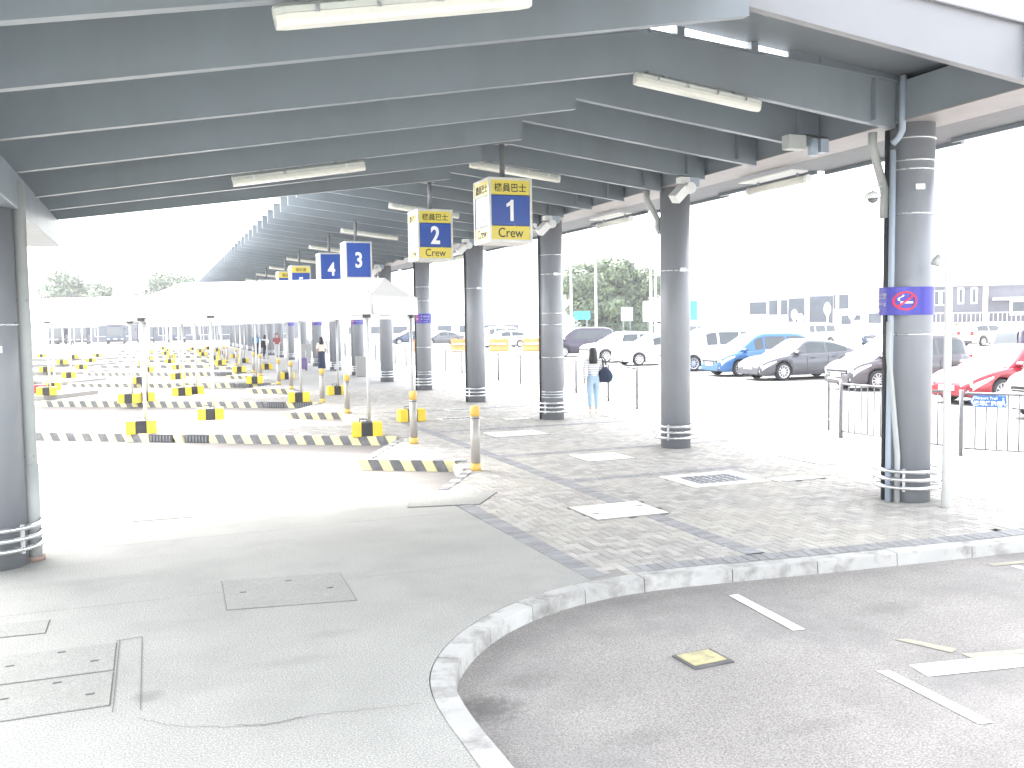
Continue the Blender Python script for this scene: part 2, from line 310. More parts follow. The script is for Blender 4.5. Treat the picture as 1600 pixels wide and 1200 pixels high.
def text_mesh(body, size, m, name, bold=0.0, sx=1.0, spacing=1.0, depth=0.002):
    cu = bpy.data.curves.new(name, 'FONT'); cu.body = body; cu.size = size; cu.align_x = 'CENTER'; cu.align_y = 'CENTER'
    cu.offset = bold; cu.extrude = depth; cu.space_character = spacing; cu.resolution_u = 3
    ob = bpy.data.objects.new(name, cu); COL.objects.link(ob)
    dg = bpy.context.evaluated_depsgraph_get(); me = bpy.data.meshes.new_from_object(ob.evaluated_get(dg))
    bpy.data.objects.remove(ob); bpy.data.curves.remove(cu)
    xs = [v.co.x for v in me.vertices] or [0]; ys = [v.co.y for v in me.vertices] or [0]
    cx, cy = (min(xs) + max(xs)) / 2, (min(ys) + max(ys)) / 2
    for v in me.vertices: v.co.x = (v.co.x - cx) * sx; v.co.y -= cy
    me.materials.clear(); me.materials.append(m); me.name = name; return me
def put_text(me, name, parent, loc, rz=0.0, tilt=PI / 2):
    o = link(me, name, parent); o.location = loc; o.rotation_euler = (tilt, 0, rz); return o
def inside(p, poly):
    x, y = p; c = False; n = len(poly)
    for i in range(n):
        x1, y1 = poly[i]; x2, y2 = poly[(i + 1) % n]
        if (y1 > y) != (y2 > y) and x < (x2 - x1) * (y - y1) / (y2 - y1) + x1: c = not c
    return c
def clip(poly, a, b, keep_left=True, off=0.0):
    dx, dy = b[0] - a[0], b[1] - a[1]; L = math.hypot(dx, dy); nx, ny = -dy / L, dx / L
    sg = 1 if keep_left else -1; out = []
    def d(p): return sg * ((p[0] - a[0]) * nx + (p[1] - a[1]) * ny) - off
    for i in range(len(poly)):
        p, q = poly[i], poly[(i + 1) % len(poly)]; dp, dq = d(p), d(q)
        if dp >= 0: out.append(p)
        if (dp >= 0) != (dq >= 0):
            t = dp / (dp - dq); out.append((p[0] + (q[0] - p[0]) * t, p[1] + (q[1] - p[1]) * t))
    return out
X0, Y0, SP = 8.261, 8.456, 5.21          # first column of the row; column spacing
def W(u, v): return (v + X0, u + Y0)
# ================================================================== GROUND
def structure(o): o['kind'] = 'structure'; return o
KB = [(13.0, 6.35), (9.5, 6.38), (7.752, 6.43), (6.62, 6.511), (5.538, 6.598), (4.646, 6.69), (3.749, 6.74), (3.019, 6.60), (2.456, 6.31), (2.076, 5.975),
      (1.829, 5.654), (1.683, 5.376), (1.605, 5.08), (1.575, 4.75), (1.57, 4.3), (1.57, 3.6), (1.57, 2.8), (1.57, 1.5), (1.57, -0.5), (1.57, -2.5), (1.57, -6.0)]     # road-side line of the kerb
def offset_line(P, d):
    out = []
    for i, p in enumerate(P):
        a = P[max(i - 1, 0)]; b = P[min(i + 1, len(P) - 1)]; dx, dy = b[0] - a[0], b[1] - a[1]; L = math.hypot(dx, dy)
        out.append((p[0] + dy / L * d, p[1] - dx / L * d))
    return out
KI = offset_line(KB, 0.16)          # pavement-side line
# base sheet to the horizon (road level)
structure(MB().add([(-900, -300, -0.165), (1100, -300, -0.165), (1100, 1300, -0.165), (-900, 1300, -0.165)], [(0, 1, 2, 3)]).build('ground', M['ground']))
structure(MB().add([(1.3, -8, -0.12), (13.5, -8, -0.12), (13.5, 6.9, -0.12), (1.3, 6.9, -0.12)], [(0, 1, 2, 3)]).build('road', M['asphalt']))
structure(MB().add([(-60, 11.2, -0.155), (6.6, 11.2, -0.155), (6.6, 160, -0.155), (-60, 160, -0.155)], [(0, 1, 2, 3)]).build('bus_road', M['road']))
structure(MB().add([(12.35, 6.95, -0.116), (75, 6.95, -0.116), (110, 115, -0.116), (12.35, 140, -0.116)], [(0, 1, 2, 3)]).build('car_park', M['lot']))

# kerb stones along the curved edge of the road
kerb = structure(thing('road_kerb', 'curved concrete kerb edging the asphalt road', None)); del kerb['label']
acc = 0; pts = []
def resample(P, step):
    out = [P[0]]; need = step
    for i in range(len(P) - 1):
        a, b = Vector(P[i]), Vector(P[i + 1]); L = (b - a).length; pos = 0
        while pos + need <= L:
            pos += need; q = a + (b - a) * (pos / L); out.append((q.x, q.y)); need = step
        need -= (L - pos)
    return out
def smooth_line(P, n=8):
    out = []
    for i in range(len(P) - 1):
        p0, p1, p2, p3 = (Vector(P[max(i - 1, 0)]), Vector(P[i]), Vector(P[i + 1]), Vector(P[min(i + 2, len(P) - 1)]))
        for k in range(n):
            t = k / n
            q = 0.5 * ((2 * p1) + (p2 - p0) * t + (2 * p0 - 5 * p1 + 4 * p2 - p3) * t * t + (3 * p1 - p0 - 3 * p2 + p3) * t ** 3)
            out.append((q.x, q.y))
    out.append(P[-1]); return out
KBs = smooth_line(KB); fine = resample(KBs, 0.12)
i = 0; rk = random.Random(3)
while i + 8 < len(fine) and fine[i][1] > -4:
    n = 7 if (3.9 < fine[i][1] and fine[i][0] > 4.0) else (5 if fine[i][1] > 4.2 else 8)
    seg = fine[i:i + n + 1]; i += n
    a = Vector(seg[0]); b = Vector(seg[-1]); g = 0.003
    seg[0] = tuple(a + (Vector(seg[1]) - a).normalized() * g); seg[-1] = tuple(b - (b - Vector(seg[-2])).normalized() * g)
    inn = offset_line(seg, 0.16); dz = rk.uniform(-0.004, 0.004)
    m = MB(); lo = [(x, y, -0.16) for x, y in seg]; hi = [(x + (inn[k][0] - x) * 0.06, y + (inn[k][1] - y) * 0.06, -0.004 + dz) for k, (x, y) in enumerate(seg)]
    ti = [(x, y, 0.001 + dz) for x, y in inn]; bi = [(x, y, -0.16) for x, y in inn]
    m.loft([[lo[k], hi[k], ti[k], bi[k]] for k in range(len(seg))], smooth=False, caps=True)
    m.build('kerb_stone', M['kerb'], kerb, bevel=0.005, fix=True)

# concrete footway in front (slabs split by joints)
BA, BB = (3.265, 10.27), (3.33, 6.93)             # edge between concrete and pavers
def ki_upto(): return [p for p in offset_line(KBs, 0.165)]
KIs = ki_upto()
foot = [p for p in KIs if p[0] <= 3.34 and p[1] > -5.5]
foot = [(3.335, 6.86)] + [p for p in foot if p[0] < 3.33] + [(1.40, -5.5), (-14, -5.5), (-14, 12.0), (1.2, 12.35), (2.9, 11.53), (3.26, 11.0)]
footway = structure(thing('concrete_footway', 'pale concrete footway', None)); del footway['label']
def joint_y(x): return None
JL = [((-14, 12.0 - 2.6), (3.6, 10.05)), ((-14, 8.0), (3.6, 7.72)), ((-14, 2.2), (3.6, 2.0)), ((-14, -1.8), (3.6, -2.0))]
pieces = [foot]
for a, b in JL:
    nxt = []
    for p in pieces:
        for side in (True, False):
            q = clip(p, a, b, side, 0.003)
            if len(q) > 2: nxt.append(q)
    pieces = nxt
for a, b in [((-3.2, -6), (-3.0, 13)), ((-8, -6), (-8, 13))]:
    nxt = []
    for p in pieces:
        for side in (True, False):
            q = clip(p, a, b, side, 0.003)
            if len(q) > 2: nxt.append(q)
    pieces = nxt
for p in pieces: MB().prism(p, -0.13, 0.0).build('concrete_slab', M['concrete'], footway)
MB().prism([(x, y) for x, y in foot], -0.127, -0.02).build('joint_bed', M['joint'], footway)
def ribbon(path, w, z, name, m, parent, jit=0.0, rr=random.Random(5)):
    P = [(x + rr.uniform(-jit, jit), y + rr.uniform(-jit, jit)) for x, y in path]; L = offset_line(P, w / 2); R = offset_line(P, -w / 2); n = len(P)
    mm = MB().add([(x, y, z) for x, y in L] + [(x, y, z) for x, y in R], [(k, k + 1, n + k + 1, n + k) for k in range(n - 1)])
    return mm.build(name, m, parent)
def dense(P, n=10): return smooth_line(P, n)
ribbon(dense([(-0.15, 5.4), (0.05, 5.22), (0.25, 5.12), (0.5, 5.05), (0.78, 5.06), (1.1, 5.02), (1.36, 4.98)]), 0.0035, 0.004, 'hairline_crack', M['joint'], footway, 0.012)
ribbon(dense([(0.35, 5.1), (0.52, 5.04), (0.7, 5.07)]), 0.006, 0.0045, 'hairline_crack', M['joint'], footway, 0.012)
ribbon(dense([(-2.6, 9.0), (-1.2, 9.2), (0.5, 9.3), (1.9, 9.5), (2.9, 9.7)]), 0.0035, 0.004, 'hairline_crack', M['joint'], footway, 0.012)

# access covers
def quad_inset(P, d):
    c = (sum(p[0] for p in P) / 4, sum(p[1] for p in P) / 4); out = []
    for p in P:
        dx, dy = p[0] - c[0], p[1] - c[1]; out.append((p[0] - d * (1 if dx > 0 else -1), p[1] - d * (1 if dy > 0 else -1)))
    return out
def cover(P, label, m='cover', z=0.0, frame='joint', keys=True, fw=0.007, lid=0.004, group=None, split=False):
    cx, cy = sum(p[0] for p in P) / 4, sum(p[1] for p in P) / 4; Q = [(x - cx, y - cy) for x, y in P]
    t = thing('access_cover', label, 'access cover', (cx, cy, z), 0, group)
    MB().prism(Q, -0.01, 0.0025).build('frame', M[frame], t)
    I = quad_inset(Q, fw)
    MB().prism(I, -0.01, 0.0025 + lid).build('lid', M[m], t)
    if keys:
        for sx, sy in ((-0.34, 0.1), (0.34, -0.12), (0.05, 0.38)):
            MB().box((sx * (I[2][0] - I[0][0]), sy * (I[2][1] - I[0][1]), 0.0055 + lid / 2), (0.05, 0.02, 0.004)).build('lifting_key', M['iron'], t)
    return t
cover([(0.45, 7.25), (1.42, 7.10), (1.45, 7.97), (0.47, 8.12)], 'large concrete access cover in the middle of the pale footway')
cover([(-1.05, 6.26), (-0.30, 6.25), (-0.30, 6.80), (-1.05, 6.81)], 'concrete access cover at lower left, upper one of a pair')
cover([(-1.0, 5.66), (-0.30, 5.66), (-0.30, 6.22), (-1.0, 6.23)], 'concrete access cover at lower left, lower one of a pair')
ribbon([(-0.285, 5.55), (-0.285, 6.84)], 0.006, 0.004, 'channel_edge', M['joint'], footway); ribbon([(-0.14, 5.52), (-0.14, 6.86)], 0.006, 0.004, 'channel_edge', M['joint'], footway, 0.004)
ribbon([(-0.31, 6.84), (-0.14, 6.86)], 0.008, 0.004, 'channel_edge', M['joint'], footway)
cover([(-0.28, 11.05), (0.40, 11.02), (0.37, 11.56), (-0.28, 11.6)], 'concrete access cover near the left column, by the bus road', keys=False)
cover([(2.72, 10.50), (3.56, 10.32), (4.02, 10.98), (3.0, 11.30)], 'pale concrete cover at the end of the diagonal kerb', 'cover', z=0.006, keys=False)
cover([(-1.25, 7.25), (-0.78, 7.22), (-0.78, 7.55), (-1.25, 7.58)], 'small stained concrete cover at far left of the footway', 'cover', keys=False)

# ------------------------------------------------------------------ raised walkway with grey pavers
# bay kerb line (saw-tooth) on the bus side: long striped kerbs k, short striped kerbs k
LONG_U = [8.7, 17.6, 27.2, 36.7, 46.2, 55.7, 65.2, 74.7, 84.2, 93.7]
SHORT_U = [5.1, 14.0, 23.6, 33.1, 42.6, 52.1, 61.6, 71.1, 80.6, 90.1]
KS = 0.657
EV = (-0.836, 0.549); NV = (0.549, 0.836)                     # along a platform / into its depth (v,u)
walk = [(BA[0], 11.0), (3.0, 11.5), (3.45, 11.52), (4.36, 12.97), (4.36, 112.0), (12.3, 112.0), (12.3, 14.6), (11.6, 10.9), (12.3, 10.2), (13.0, 9.4), (13.0, 6.55)]
walk += [p for p in reversed([q for q in KIs if q[0] > 3.40 and q[0] < 12.9])]
walk += [(BB[0] + 0.01, 6.9)]
pavement = structure(MB().prism(walk, -0.154, -0.022).build('brick_pavement', M['far_paving']))
plats = []; wedges = []
for k in range(len(LONG_U)):
    s0 = W(SHORT_U[k], -3.72); s1 = W(SHORT_U[k] + KS * 1.5, -5.22); l0 = W(LONG_U[k], -3.95); vl = -11.4 if k else -15.0
    l1 = W(LONG_U[k] + KS * (-3.95 - vl), vl); b1 = (l1[0] + NV[0] * 2.75, l1[1] + NV[1] * 2.75); b0 = W(LONG_U[k] + 3.2, -3.86)
    plats.append((s0, s1, l0, l1, b1, b0))
    sh = lambda p: (p[0] + NV[0] * 0.08, p[1] + NV[1] * 0.08)
    wedges.append((clip([sh(s0), sh(s1), sh(l0), (4.6, sh(l0)[1]), (4.6, sh(s0)[1])], (4.356, 0), (4.356, 200), True), clip([sh(l0), sh(l1), b1, b0], (4.356, 0), (4.356, 200), True)))
FAR_Y = 31.0                                                  # individual pavers up to here
# bands of dark pavers: (start, end) centre lines
band_lines = [((3.38, 10.35), (3.43, 6.88)), ((5.10, 6.86), (5.10, 21.0)), ((5.2, 11.35), (8.0, 11.35)), ((5.2, 13.95), (12.0, 13.95)), ((5.0, 17.7), (12.2, 17.7)), ((5.2, 22.2), (12.2, 22.2))]
kerb_band = resample([p for p in offset_line(KBs, 0.275) if 3.55 < p[0] < 12.9], 0.06)
covers = []
def pave_cover(x0, y0, x1, y1, label, kind):
    covers.append((x0, y0, x1, y1)); cx, cy = (x0 + x1) / 2, (y0 + y1) / 2; sx, sy = x1 - x0, y1 - y0
    t = thing('access_cover', label, 'access cover', (cx, cy, 0)); g = 'cover_pale'
    if kind == 'grate':
        w = min(sx, sy) * 0.20
        fr = MB()
        for c, d in (((0, -sy / 2 + w / 2), (sx, w)), ((0, sy / 2 - w / 2), (sx, w)), ((-sx / 2 + w / 2, 0), (w, sy - 2 * w)), ((sx / 2 - w / 2, 0), (w, sy - 2 * w))):
            fr.box((c[0], c[1], -0.004), (d[0], d[1], 0.02))
        fr.build('surround', M[g], t)
        ix, iy = sx - 2 * w, sy - 2 * w
        MB().box((0, 0, -0.006), (ix - 0.01, iy - 0.01, 0.014)).build('lid', M['iron'], t)
        rg = random.Random(int(cx * 100)); n = 7
        for a in range(n):
            for b in range(n):
                px, py = (a + 0.5) / n * ix - ix / 2, (b + 0.5) / n * iy - iy / 2
                an = rg.choice((0, PI / 2, PI / 4, -PI / 4))
                MB().box((px, py, 0.004), (ix / n * 0.78, iy / n * 0.34, 0.008), an).build('tread_bar', M['galv'], t)
    else:
        MB().box((0, 0, -0.005), (sx, sy, 0.018)).build('frame', M['joint'], t)
        MB().box((0, 0, -0.003), (sx - 0.03, sy - 0.03, 0.022)).build('lid', M[g], t, bevel=0.003)
        for s in (-1, 1): MB().box((s * sx * 0.36, 0.1 * s, 0.0085), (0.07, 0.025, 0.004)).build('lifting_key', M['iron'], t)
    return t
pave_cover(4.42, 8.94, 5.34, 9.72, 'pale yellowish square cover beside the dark paver band near the road', 'flat')
pave_cover(6.45, 10.18, 7.62, 11.12, 'dark patterned grate in a white concrete surround, left of the nearest column', 'grate')
pave_cover(7.64, 10.05, 8.40, 10.36, 'narrow white cover strip touching the dark patterned grate', 'flat')
pave_cover(9.10, 10.98, 10.42, 12.02, 'large white cover behind the nearest column', 'flat')
pave_cover(6.18, 12.78, 7.02, 13.56, 'white cover left of the second column', 'flat')
pave_cover(5.95, 16.30, 7.08, 17.12, 'bright white cover just right of the nearest bollard', 'flat')
pave_cover(5.95, 19.78, 6.97, 20.25, 'dark grate in white surround beyond the bright white cover', 'grate')
pave_cover(6.76, 21.86, 7.60, 22.30, 'small dark grate, farthest one left of the columns', 'grate')
pave_cover(9.55, 18.0, 10.65, 19.0, 'white cover at the feet of the woman with the dark bag', 'flat')
pave_cover(10.52, 19.8, 11.5, 20.65, 'dark grate in white surround beside the railing behind the woman', 'grate')
pave_cover(7.25, 19.12, 7.88, 19.44, 'small white cover in front of the third column', 'flat')
pave_cover(8.9, 20.9, 9.5, 21.4, 'small white cover to the right of the third column', 'flat')
def in_cover(x, y, m=0.06): return any(a - m < x < c + m and b - m < y < d + m for a, b, c, d in covers)
def near_band(x, y, w=0.045):
    for a, b in band_lines:
        dx, dy = b[0] - a[0], b[1] - a[1]; L = math.hypot(dx, dy); t = ((x - a[0]) * dx + (y - a[1]) * dy) / L
        if -0.05 < t < L + 0.05 and abs((x - a[0]) * -dy + (y - a[1]) * dx) / L < w: return True
    if y < 7.4:
        for p in kerb_band:
            if (p[0] - x) ** 2 + (p[1] - y) ** 2 < 0.035 ** 2: return True
    return False
brick_me = MB().hexa([(-0.0955, -0.0455, -0.008), (0.0955, -0.0455, -0.008), (0.0955, 0.0455, -0.008), (-0.0955, 0.0455, -0.008)],
                     [(-0.093, -0.043, 0.0), (0.093, -0.043, 0.0), (0.093, 0.043, 0.0), (-0.093, 0.043, 0.0)]).mesh('paving_brick', M['brick'])
dark_me = brick_me.copy(); dark_me.materials[0] = M['brick_dark']
rb = random.Random(11); bricks = []
def on_walk(x, y): return inside((x, y), walk) or (y < 31 and any(inside((x, y), p) for w in wedges[:3] for p in w))
wb = [p for p in walk if p[1] < 45]
for ix in range(-40, 124):
    for iy in range(60, 312):
        r = (ix - iy) % 4; x = ix * 0.1; y = iy * 0.1
        if r == 0: cx, cy, rot = x + 0.1, y + 0.05, 0.0
        elif r == 3: cx, cy, rot = x + 0.05, y + 0.1, PI / 2
        else: continue
        if cy > 13 and cx < -2: continue
        hx, hy = (0.1, 0.05) if rot == 0 else (0.05, 0.1)
        if not all(on_walk(cx + sx * hx * 0.8, cy + sy * hy * 0.8) for sx in (-1, 1) for sy in (-1, 1)): continue
        if in_cover(cx, cy, -0.03) or near_band(cx, cy): continue
        bricks.append((cx, cy, rot, 0))
darks = []
def course(P, closed=False, pitch=0.103):
    q = resample(P, pitch); mine = []
    for a, b in zip(q, q[1:]):
        an = math.atan2(b[1] - a[1], b[0] - a[0]); cx, cy = (a[0] + b[0]) / 2, (a[1] + b[1]) / 2
        if not in_cover(cx, cy, -0.03) and not any((cx - a_) ** 2 + (cy - b_) ** 2 < 0.022 for a_, b_ in darks): bricks.append((cx, cy, an + PI / 2, 1)); mine.append((cx, cy))
    darks.extend(mine)
course([p for p in kerb_band])
for a, b in band_lines: course([a, b])
bricks.sort(key=lambda b: (b[0]) ** 2 + (b[1]) ** 2 - (3 if b[3] else 0))
kids = 0; rest = {0: MB(), 1: MB()}
bv = [(-0.0955, -0.0455, -0.008), (0.0955, -0.0455, -0.008), (0.0955, 0.0455, -0.008), (-0.0955, 0.0455, -0.008), (-0.093, -0.043, 0.0), (0.093, -0.043, 0.0), (0.093, 0.043, 0.0), (-0.093, 0.043, 0.0)]
for cx, cy, rot, d in bricks:
    dz = rb.uniform(-0.0018, 0.0018) + (0.0045 if d else 0.0); rot += rb.uniform(-0.012, 0.012)
    if kids < 300:
        kids += 1; o = bpy.data.objects.new('paving_brick', dark_me if d else brick_me); COL.objects.link(o); o.parent = pavement
        o.location = (cx, cy, dz); o.rotation_euler = (rb.uniform(-0.01, 0.01), rb.uniform(-0.01, 0.01), rot)
    else:
        c, s = math.cos(rot), math.sin(rot)
        rest[d].add([(cx + x * c - y * s, cy + x * s + y * c, z + dz) for x, y, z in bv], [(4, 5, 6, 7), (0, 1, 5, 4), (1, 2, 6, 5), (2, 3, 7, 6), (3, 0, 4, 7)])
tag(rest[0].build('paving_bricks', M['brick'], pavement), kind='stuff'); tag(rest[1].build('dark_paving_bricks', M['brick_dark'], pavement), kind='stuff')
ribbon([p for p in offset_line(KBs, 0.27) if 3.3 < p[0] < 12.9], 0.26, -0.0045, 'joint_sand', M['sand'], pavement)
MB().add([(3.5, 7.15, -0.0118), (12.28, 7.15, -0.0118), (12.28, 31, -0.0118), (4.37, 31, -0.0118), (4.37, 13.1, -0.0118), (3.5, 11.4, -0.0118)], [(0, 1, 2, 3, 4, 5)]).build('joint_sand', M['sand'], pavement)
# joint sand under the pavers
sand = [p for p in walk]
sd = clip(sand, (0, 31.05), (20, 31.05), False)
FARTOP = clip(walk, (0, 31.05), (20, 31.05), True)
MB().prism(FARTOP, -0.05, -0.0075).build('far_paving', M['far_paving'], pavement)
MB().prism(sd, -0.05, -0.0075).build('joint_sand', M['sand'], pavement)

# diagonal flush kerb + painted kerbs of the bays
def painted_kerb(a, b, name_parent, step=0.46, gullies=(), h0=-0.156, th=0.14, inward=1, first=0):
    A, B = Vector(a), Vector(b); L = (B - A).length; d = (B - A) / L; nrm = Vector((-d.y, d.x)) * inward; n = max(1, round(L / step)); st = L / n
    for i in range(n):
        if any(g - 0.27 < (i + 0.5) * st < g + 0.27 for g in gullies): continue
        p0 = A + d * (i * st + 0.004); p1 = A + d * ((i + 1) * st - 0.004); sl = d * 0.10
        m = MB().hexa(
                      [(p0.x, p0.y, h0), (p1.x, p1.y, h0), ((p1 + nrm * th).x, (p1 + nrm * th).y, h0), ((p0 + nrm * th).x, (p0 + nrm * th).y, h0)],
                      [((p0 + nrm * 0.025 + sl).x, (p0 + nrm * 0.025 + sl).y, 0.012), ((p1 + nrm * 0.025 + sl).x, (p1 + nrm * 0.025 + sl).y, 0.012),
                       ((p1 + nrm * th + sl).x, (p1 + nrm * th + sl).y, 0.012), ((p0 + nrm * th + sl).x, (p0 + nrm * th + sl).y, 0.012)])
        m.build('kerb_stone', M['kerb_y'] if (i + first) % 2 == 0 else M['kerb_k'], name_parent, fix=True)
    for i in gullies:
        gw = 0.52; p0 = A + d * (i - gw / 2); p1 = A + d * (i + gw / 2); c = (p0 + p1) / 2 + nrm * 0.055; an = math.atan2(d.y, d.x)
        g = MB().box((c.x, c.y, -0.072), (gw, 0.13, 0.16), an); go = g.build('gully_box', M['iron'], name_parent)
        for j in range(7):
            q = p0 + d * (0.05 + j * (gw - 0.1) / 6) - nrm * 0.018
            MB().box((q.x, q.y, -0.075), (0.03, 0.012, 0.12), an).build('gully_bar', M['galv'], name_parent)
for k, (s0, s1, l0, l1, b1, b0) in enumerate(plats):
    pl = structure(thing('bus_platform', None, None))
    for q in wedges[k]: MB().prism(q, -0.154, -0.0125).build('platform_slab', M['platform'] if k < 3 else M['far_paving'], pl)
    painted_kerb(s0, s1, pl, 0.175 if k < 4 else 0.35, first=1, inward=-1)
    painted_kerb(l0, l1, pl, 0.19 if k < 4 else 0.38, gullies=(4.25, 5.05) if k == 0 else ((0.5, 1.35) if k < 4 else ()), inward=-1)
# flush diagonal kerbs (checked pale / dark stones)
fl = structure(thing('flush_kerb', None, None))
def flush(a, b):
    q = resample([a, b], 0.19)
    for i, (p, r) in enumerate(zip(q, q[1:])):
        an = math.atan2(r[1] - p[1], r[0] - p[0])
        MB().box(((p[0] + r[0]) / 2, (p[1] + r[1]) / 2, -0.052), (0.182, 0.13, 0.124), an).build('kerb_stone', M['kerb'] if i % 2 else M['kerb_k'], fl)
flush((3.45, 11.45), (4.5, 13.2))
for k, (s0, s1, l0, l1, b1, b0) in enumerate(plats[:4]):
    flush((s1[0] + 0.1, s1[1] + 0.1), (l0[0], l0[1] - 0.2))
for k in range(4):
    y0 = 12.99 if k == 0 else Y0 + LONG_U[k - 1] + 3.3; y1 = plats[k][0][1] + 0.02
    for j in range(int((y1 - y0) / 0.5)):
        MB().box((4.29, y0 + 0.25 + j * 0.5, -0.075), (0.13, 0.49, 0.16)).build('kerb_stone', M['kerb'], fl)
# second set of platforms on the far left
LI = [(-3.35, 33.5), (-3.45, 42.2), (-3.55, 51.6), (-3.7, 62.5), (-3.9, 74.5)]
lplats = []
for k, (x, y) in enumerate(LI):
    a = (x, y); b = (x + EV[0] * 9, y + EV[1] * 9); pl = structure(thing('bus_platform', None, None))
    poly = [a, b, (b[0] + NV[0] * 2.75, b[1] + NV[1] * 2.75), (a[0] + NV[0] * 2.75, a[1] + NV[1] * 2.75)]
    MB().prism(poly, -0.154, -0.002).build('platform_slab', M['far_paving'], pl); painted_kerb(a, b, pl, 0.36, inward=-1); lplats.append((a, b))

# ------------------------------------------------------------------ road markings
road_marks = structure(thing('road_markings', None, None))
def mark(P, m='mark', z=-0.1155): MB().add([(x, y, z) for x, y in P], [(0, 1, 2, 3)]).build('road_marking', M[m], road_marks, fix=True)
mark([(4.35, 6.37), (4.44, 6.375), (4.375, 5.44), (4.275, 5.45)]); mark([(4.262, 4.602), (4.348, 4.58), (4.304, 3.745), (4.212, 3.764)])
mark([(4.526, 4.599), (4.488, 4.401), (6.3, 4.10), (6.4, 4.30)]); mark([(4.80, 5.02), (4.90, 4.98), (5.05, 4.70), (4.96, 4.66)], 'mark_old')
mark([(5.0, 4.62), (5.9, 4.42), (5.9, 4.34), (5.0, 4.53)], 'mark_old'); mark([(7.05, 6.25), (7.5, 6.20), (7.5, 6.12), (7.05, 6.17)], 'mark_old'); mark([(7.18, 6.10), (7.27, 6.10), (7.3, 5.6), (7.2, 5.6)])
for k in range(7): mark([(5.4, 3.9 - k * 1.6), (5.5, 3.9 - k * 1.6), (5.5, 2.9 - k * 1.6), (5.4, 2.9 - k * 1.6)])
t = thing('manhole_cover', 'yellowish square manhole cover set in the asphalt road', 'manhole cover', (3.36, 5.22, -0.12))
MB().box((0, 0, 0.004), (0.31, 0.27, 0.012), 0.05).build('frame', M['iron'], t); MB().box((0.0, 0.015, 0.008), (0.26, 0.21, 0.012), 0.05).build('lid', M['iron_y'], t)
# car park bay lines
lot_marks = structure(thing('car_park_markings', None, None))
HD = (-1.0, 0.0)
for k in range(16):
    a = (18.6 + 0.0 * k, 10.5 + 3.25 * k); b = (a[0] - HD[0] * 4.8, a[1] - HD[1] * 4.8)
    ribbon([a, b], 0.1, -0.112, 'bay_line', M['mark'], lot_marks)
# low kerb between pavement and car park
kp = structure(thing('car_park_kerb', None, None)); q = resample([(12.36, 19.6), (12.36, 95)], 1.0)
for a, b in zip(q, q[1:]): MB().box(((a[0] + b[0]) / 2, (a[1] + b[1]) / 2, -0.058), (0.13, 0.985, 0.124)).build('kerb_stone', M['kerb'], kp)
# ================================================================== CANOPY
canopy = thing('bus_station_canopy', 'long grey steel canopy of deep roof beams over the walkway and bays', 'canopy', (0, 0, 0))
def zb(v): return 4.26 - 0.115 * v            # underside of the roof beams
def zt(v): return 4.807 - 0.078 * v           # top of the roof beams
BEAMS = [(-1, -1.94)] + [(b, 1.3025 * b) for b in range(0, 81)]
def i_beam(u, v0, v1, zb0, zb1, zt0, zt1, name='roof_beam', fl=0.17, tw=0.02, paint='steel'):
    # web + bottom and top flange of a beam running across the row from v0 to v1
    m = MB(); y = u
    def bar(h0, h1, w0, w1):     # solid between heights at both ends
        a = [(v0 + X0, y - w0 / 2 + Y0, h0[0]), (v1 + X0, y - w0 / 2 + Y0, h0[1]), (v1 + X0, y + w0 / 2 + Y0, h0[1]), (v0 + X0, y + w0 / 2 + Y0, h0[0])]
        b = [(v0 + X0, y - w0 / 2 + Y0, h1[0]), (v1 + X0, y - w0 / 2 + Y0, h1[1]), (v1 + X0, y + w0 / 2 + Y0, h1[1]), (v0 + X0, y + w0 / 2 + Y0, h1[0])]
        m.hexa(a, b)
    bar((zb0 + 0.010, zb1 + 0.010), (zt0 - 0.02, zt1 - 0.02), tw * 4, 0)       # boxed web
    bar((zb0, zb1), (zb0 + 0.010, zb1 + 0.010), tw * 4 + 0.006, 0)             # bottom plate, slightly proud
    bar((zt0 - 0.02, zt1 - 0.02), (zt0, zt1), fl, 0)                          # top flange
    return m.build(name, M[paint], canopy)
def stiffener(u, v):
    MB().box((v + X0, u - 0.07 + Y0, (zb(v) + zt(v)) / 2), (0.016, 0.07, zt(v) - zb(v) - 0.06)).build('stiffener', M['steel'], canopy)
LBEAM = {-2: (-4.56, -3.6, 4.63, 0.185), -1.5: (-3.25, -3.60, 4.62, 0.185), -1: (-1.94, -3.649, 4.607, 0.1836), 0: (0.0, -3.479, 4.675, 0.1734), 1: (1.3025, -3.673, 4.566, 0.169),
         2: (2.605, -3.806, 4.463, 0.1653), 3: (3.9075, -3.901, 4.393, 0.1527), 4: (5.21, -3.942, 4.346, 0.1396)}
V_LEFT = -10.8
for b, u in BEAMS:
    if b in LBEAM: v0 = LBEAM[b][1] + 0.0
    else: v0 = -5.3
    i_beam(u, v0, -0.285, zb(v0), zb(-0.285), zt(v0), zt(-0.285), paint='fascia' if b == -1 else 'steel')
    if b < 40: stiffener(u, -0.62)
    i_beam(u, 0.35, 1.35, 4.42, 4.52, zt(0.35), zt(1.35), 'overhang_bracket')
for b, (u, vp, z, sl) in LBEAM.items():
    zl = z + sl * (V_LEFT - vp); d = max(0.42, zt(vp) - z)
    i_beam(u, V_LEFT, vp, zl, z, zl + d, z + d, 'roof_beam')
# beams along the column lines
MB().box((X0 + 0.03, Y0 + 50, 4.59), (0.60, 105.0, 0.44)).build('edge_beam', M['steel'], canopy, bevel=0.01)
MB().box((X0 + 0.03, Y0 + 50, 4.360), (0.64, 105.0, 0.016)).build('soffit_plate', M['soffit'], canopy)
MB().box((-9.6 + X0, Y0 + 0.3, 3.41), (0.5, 10.0, 0.34)).build('edge_beam', M['steel'], canopy, bevel=0.01)
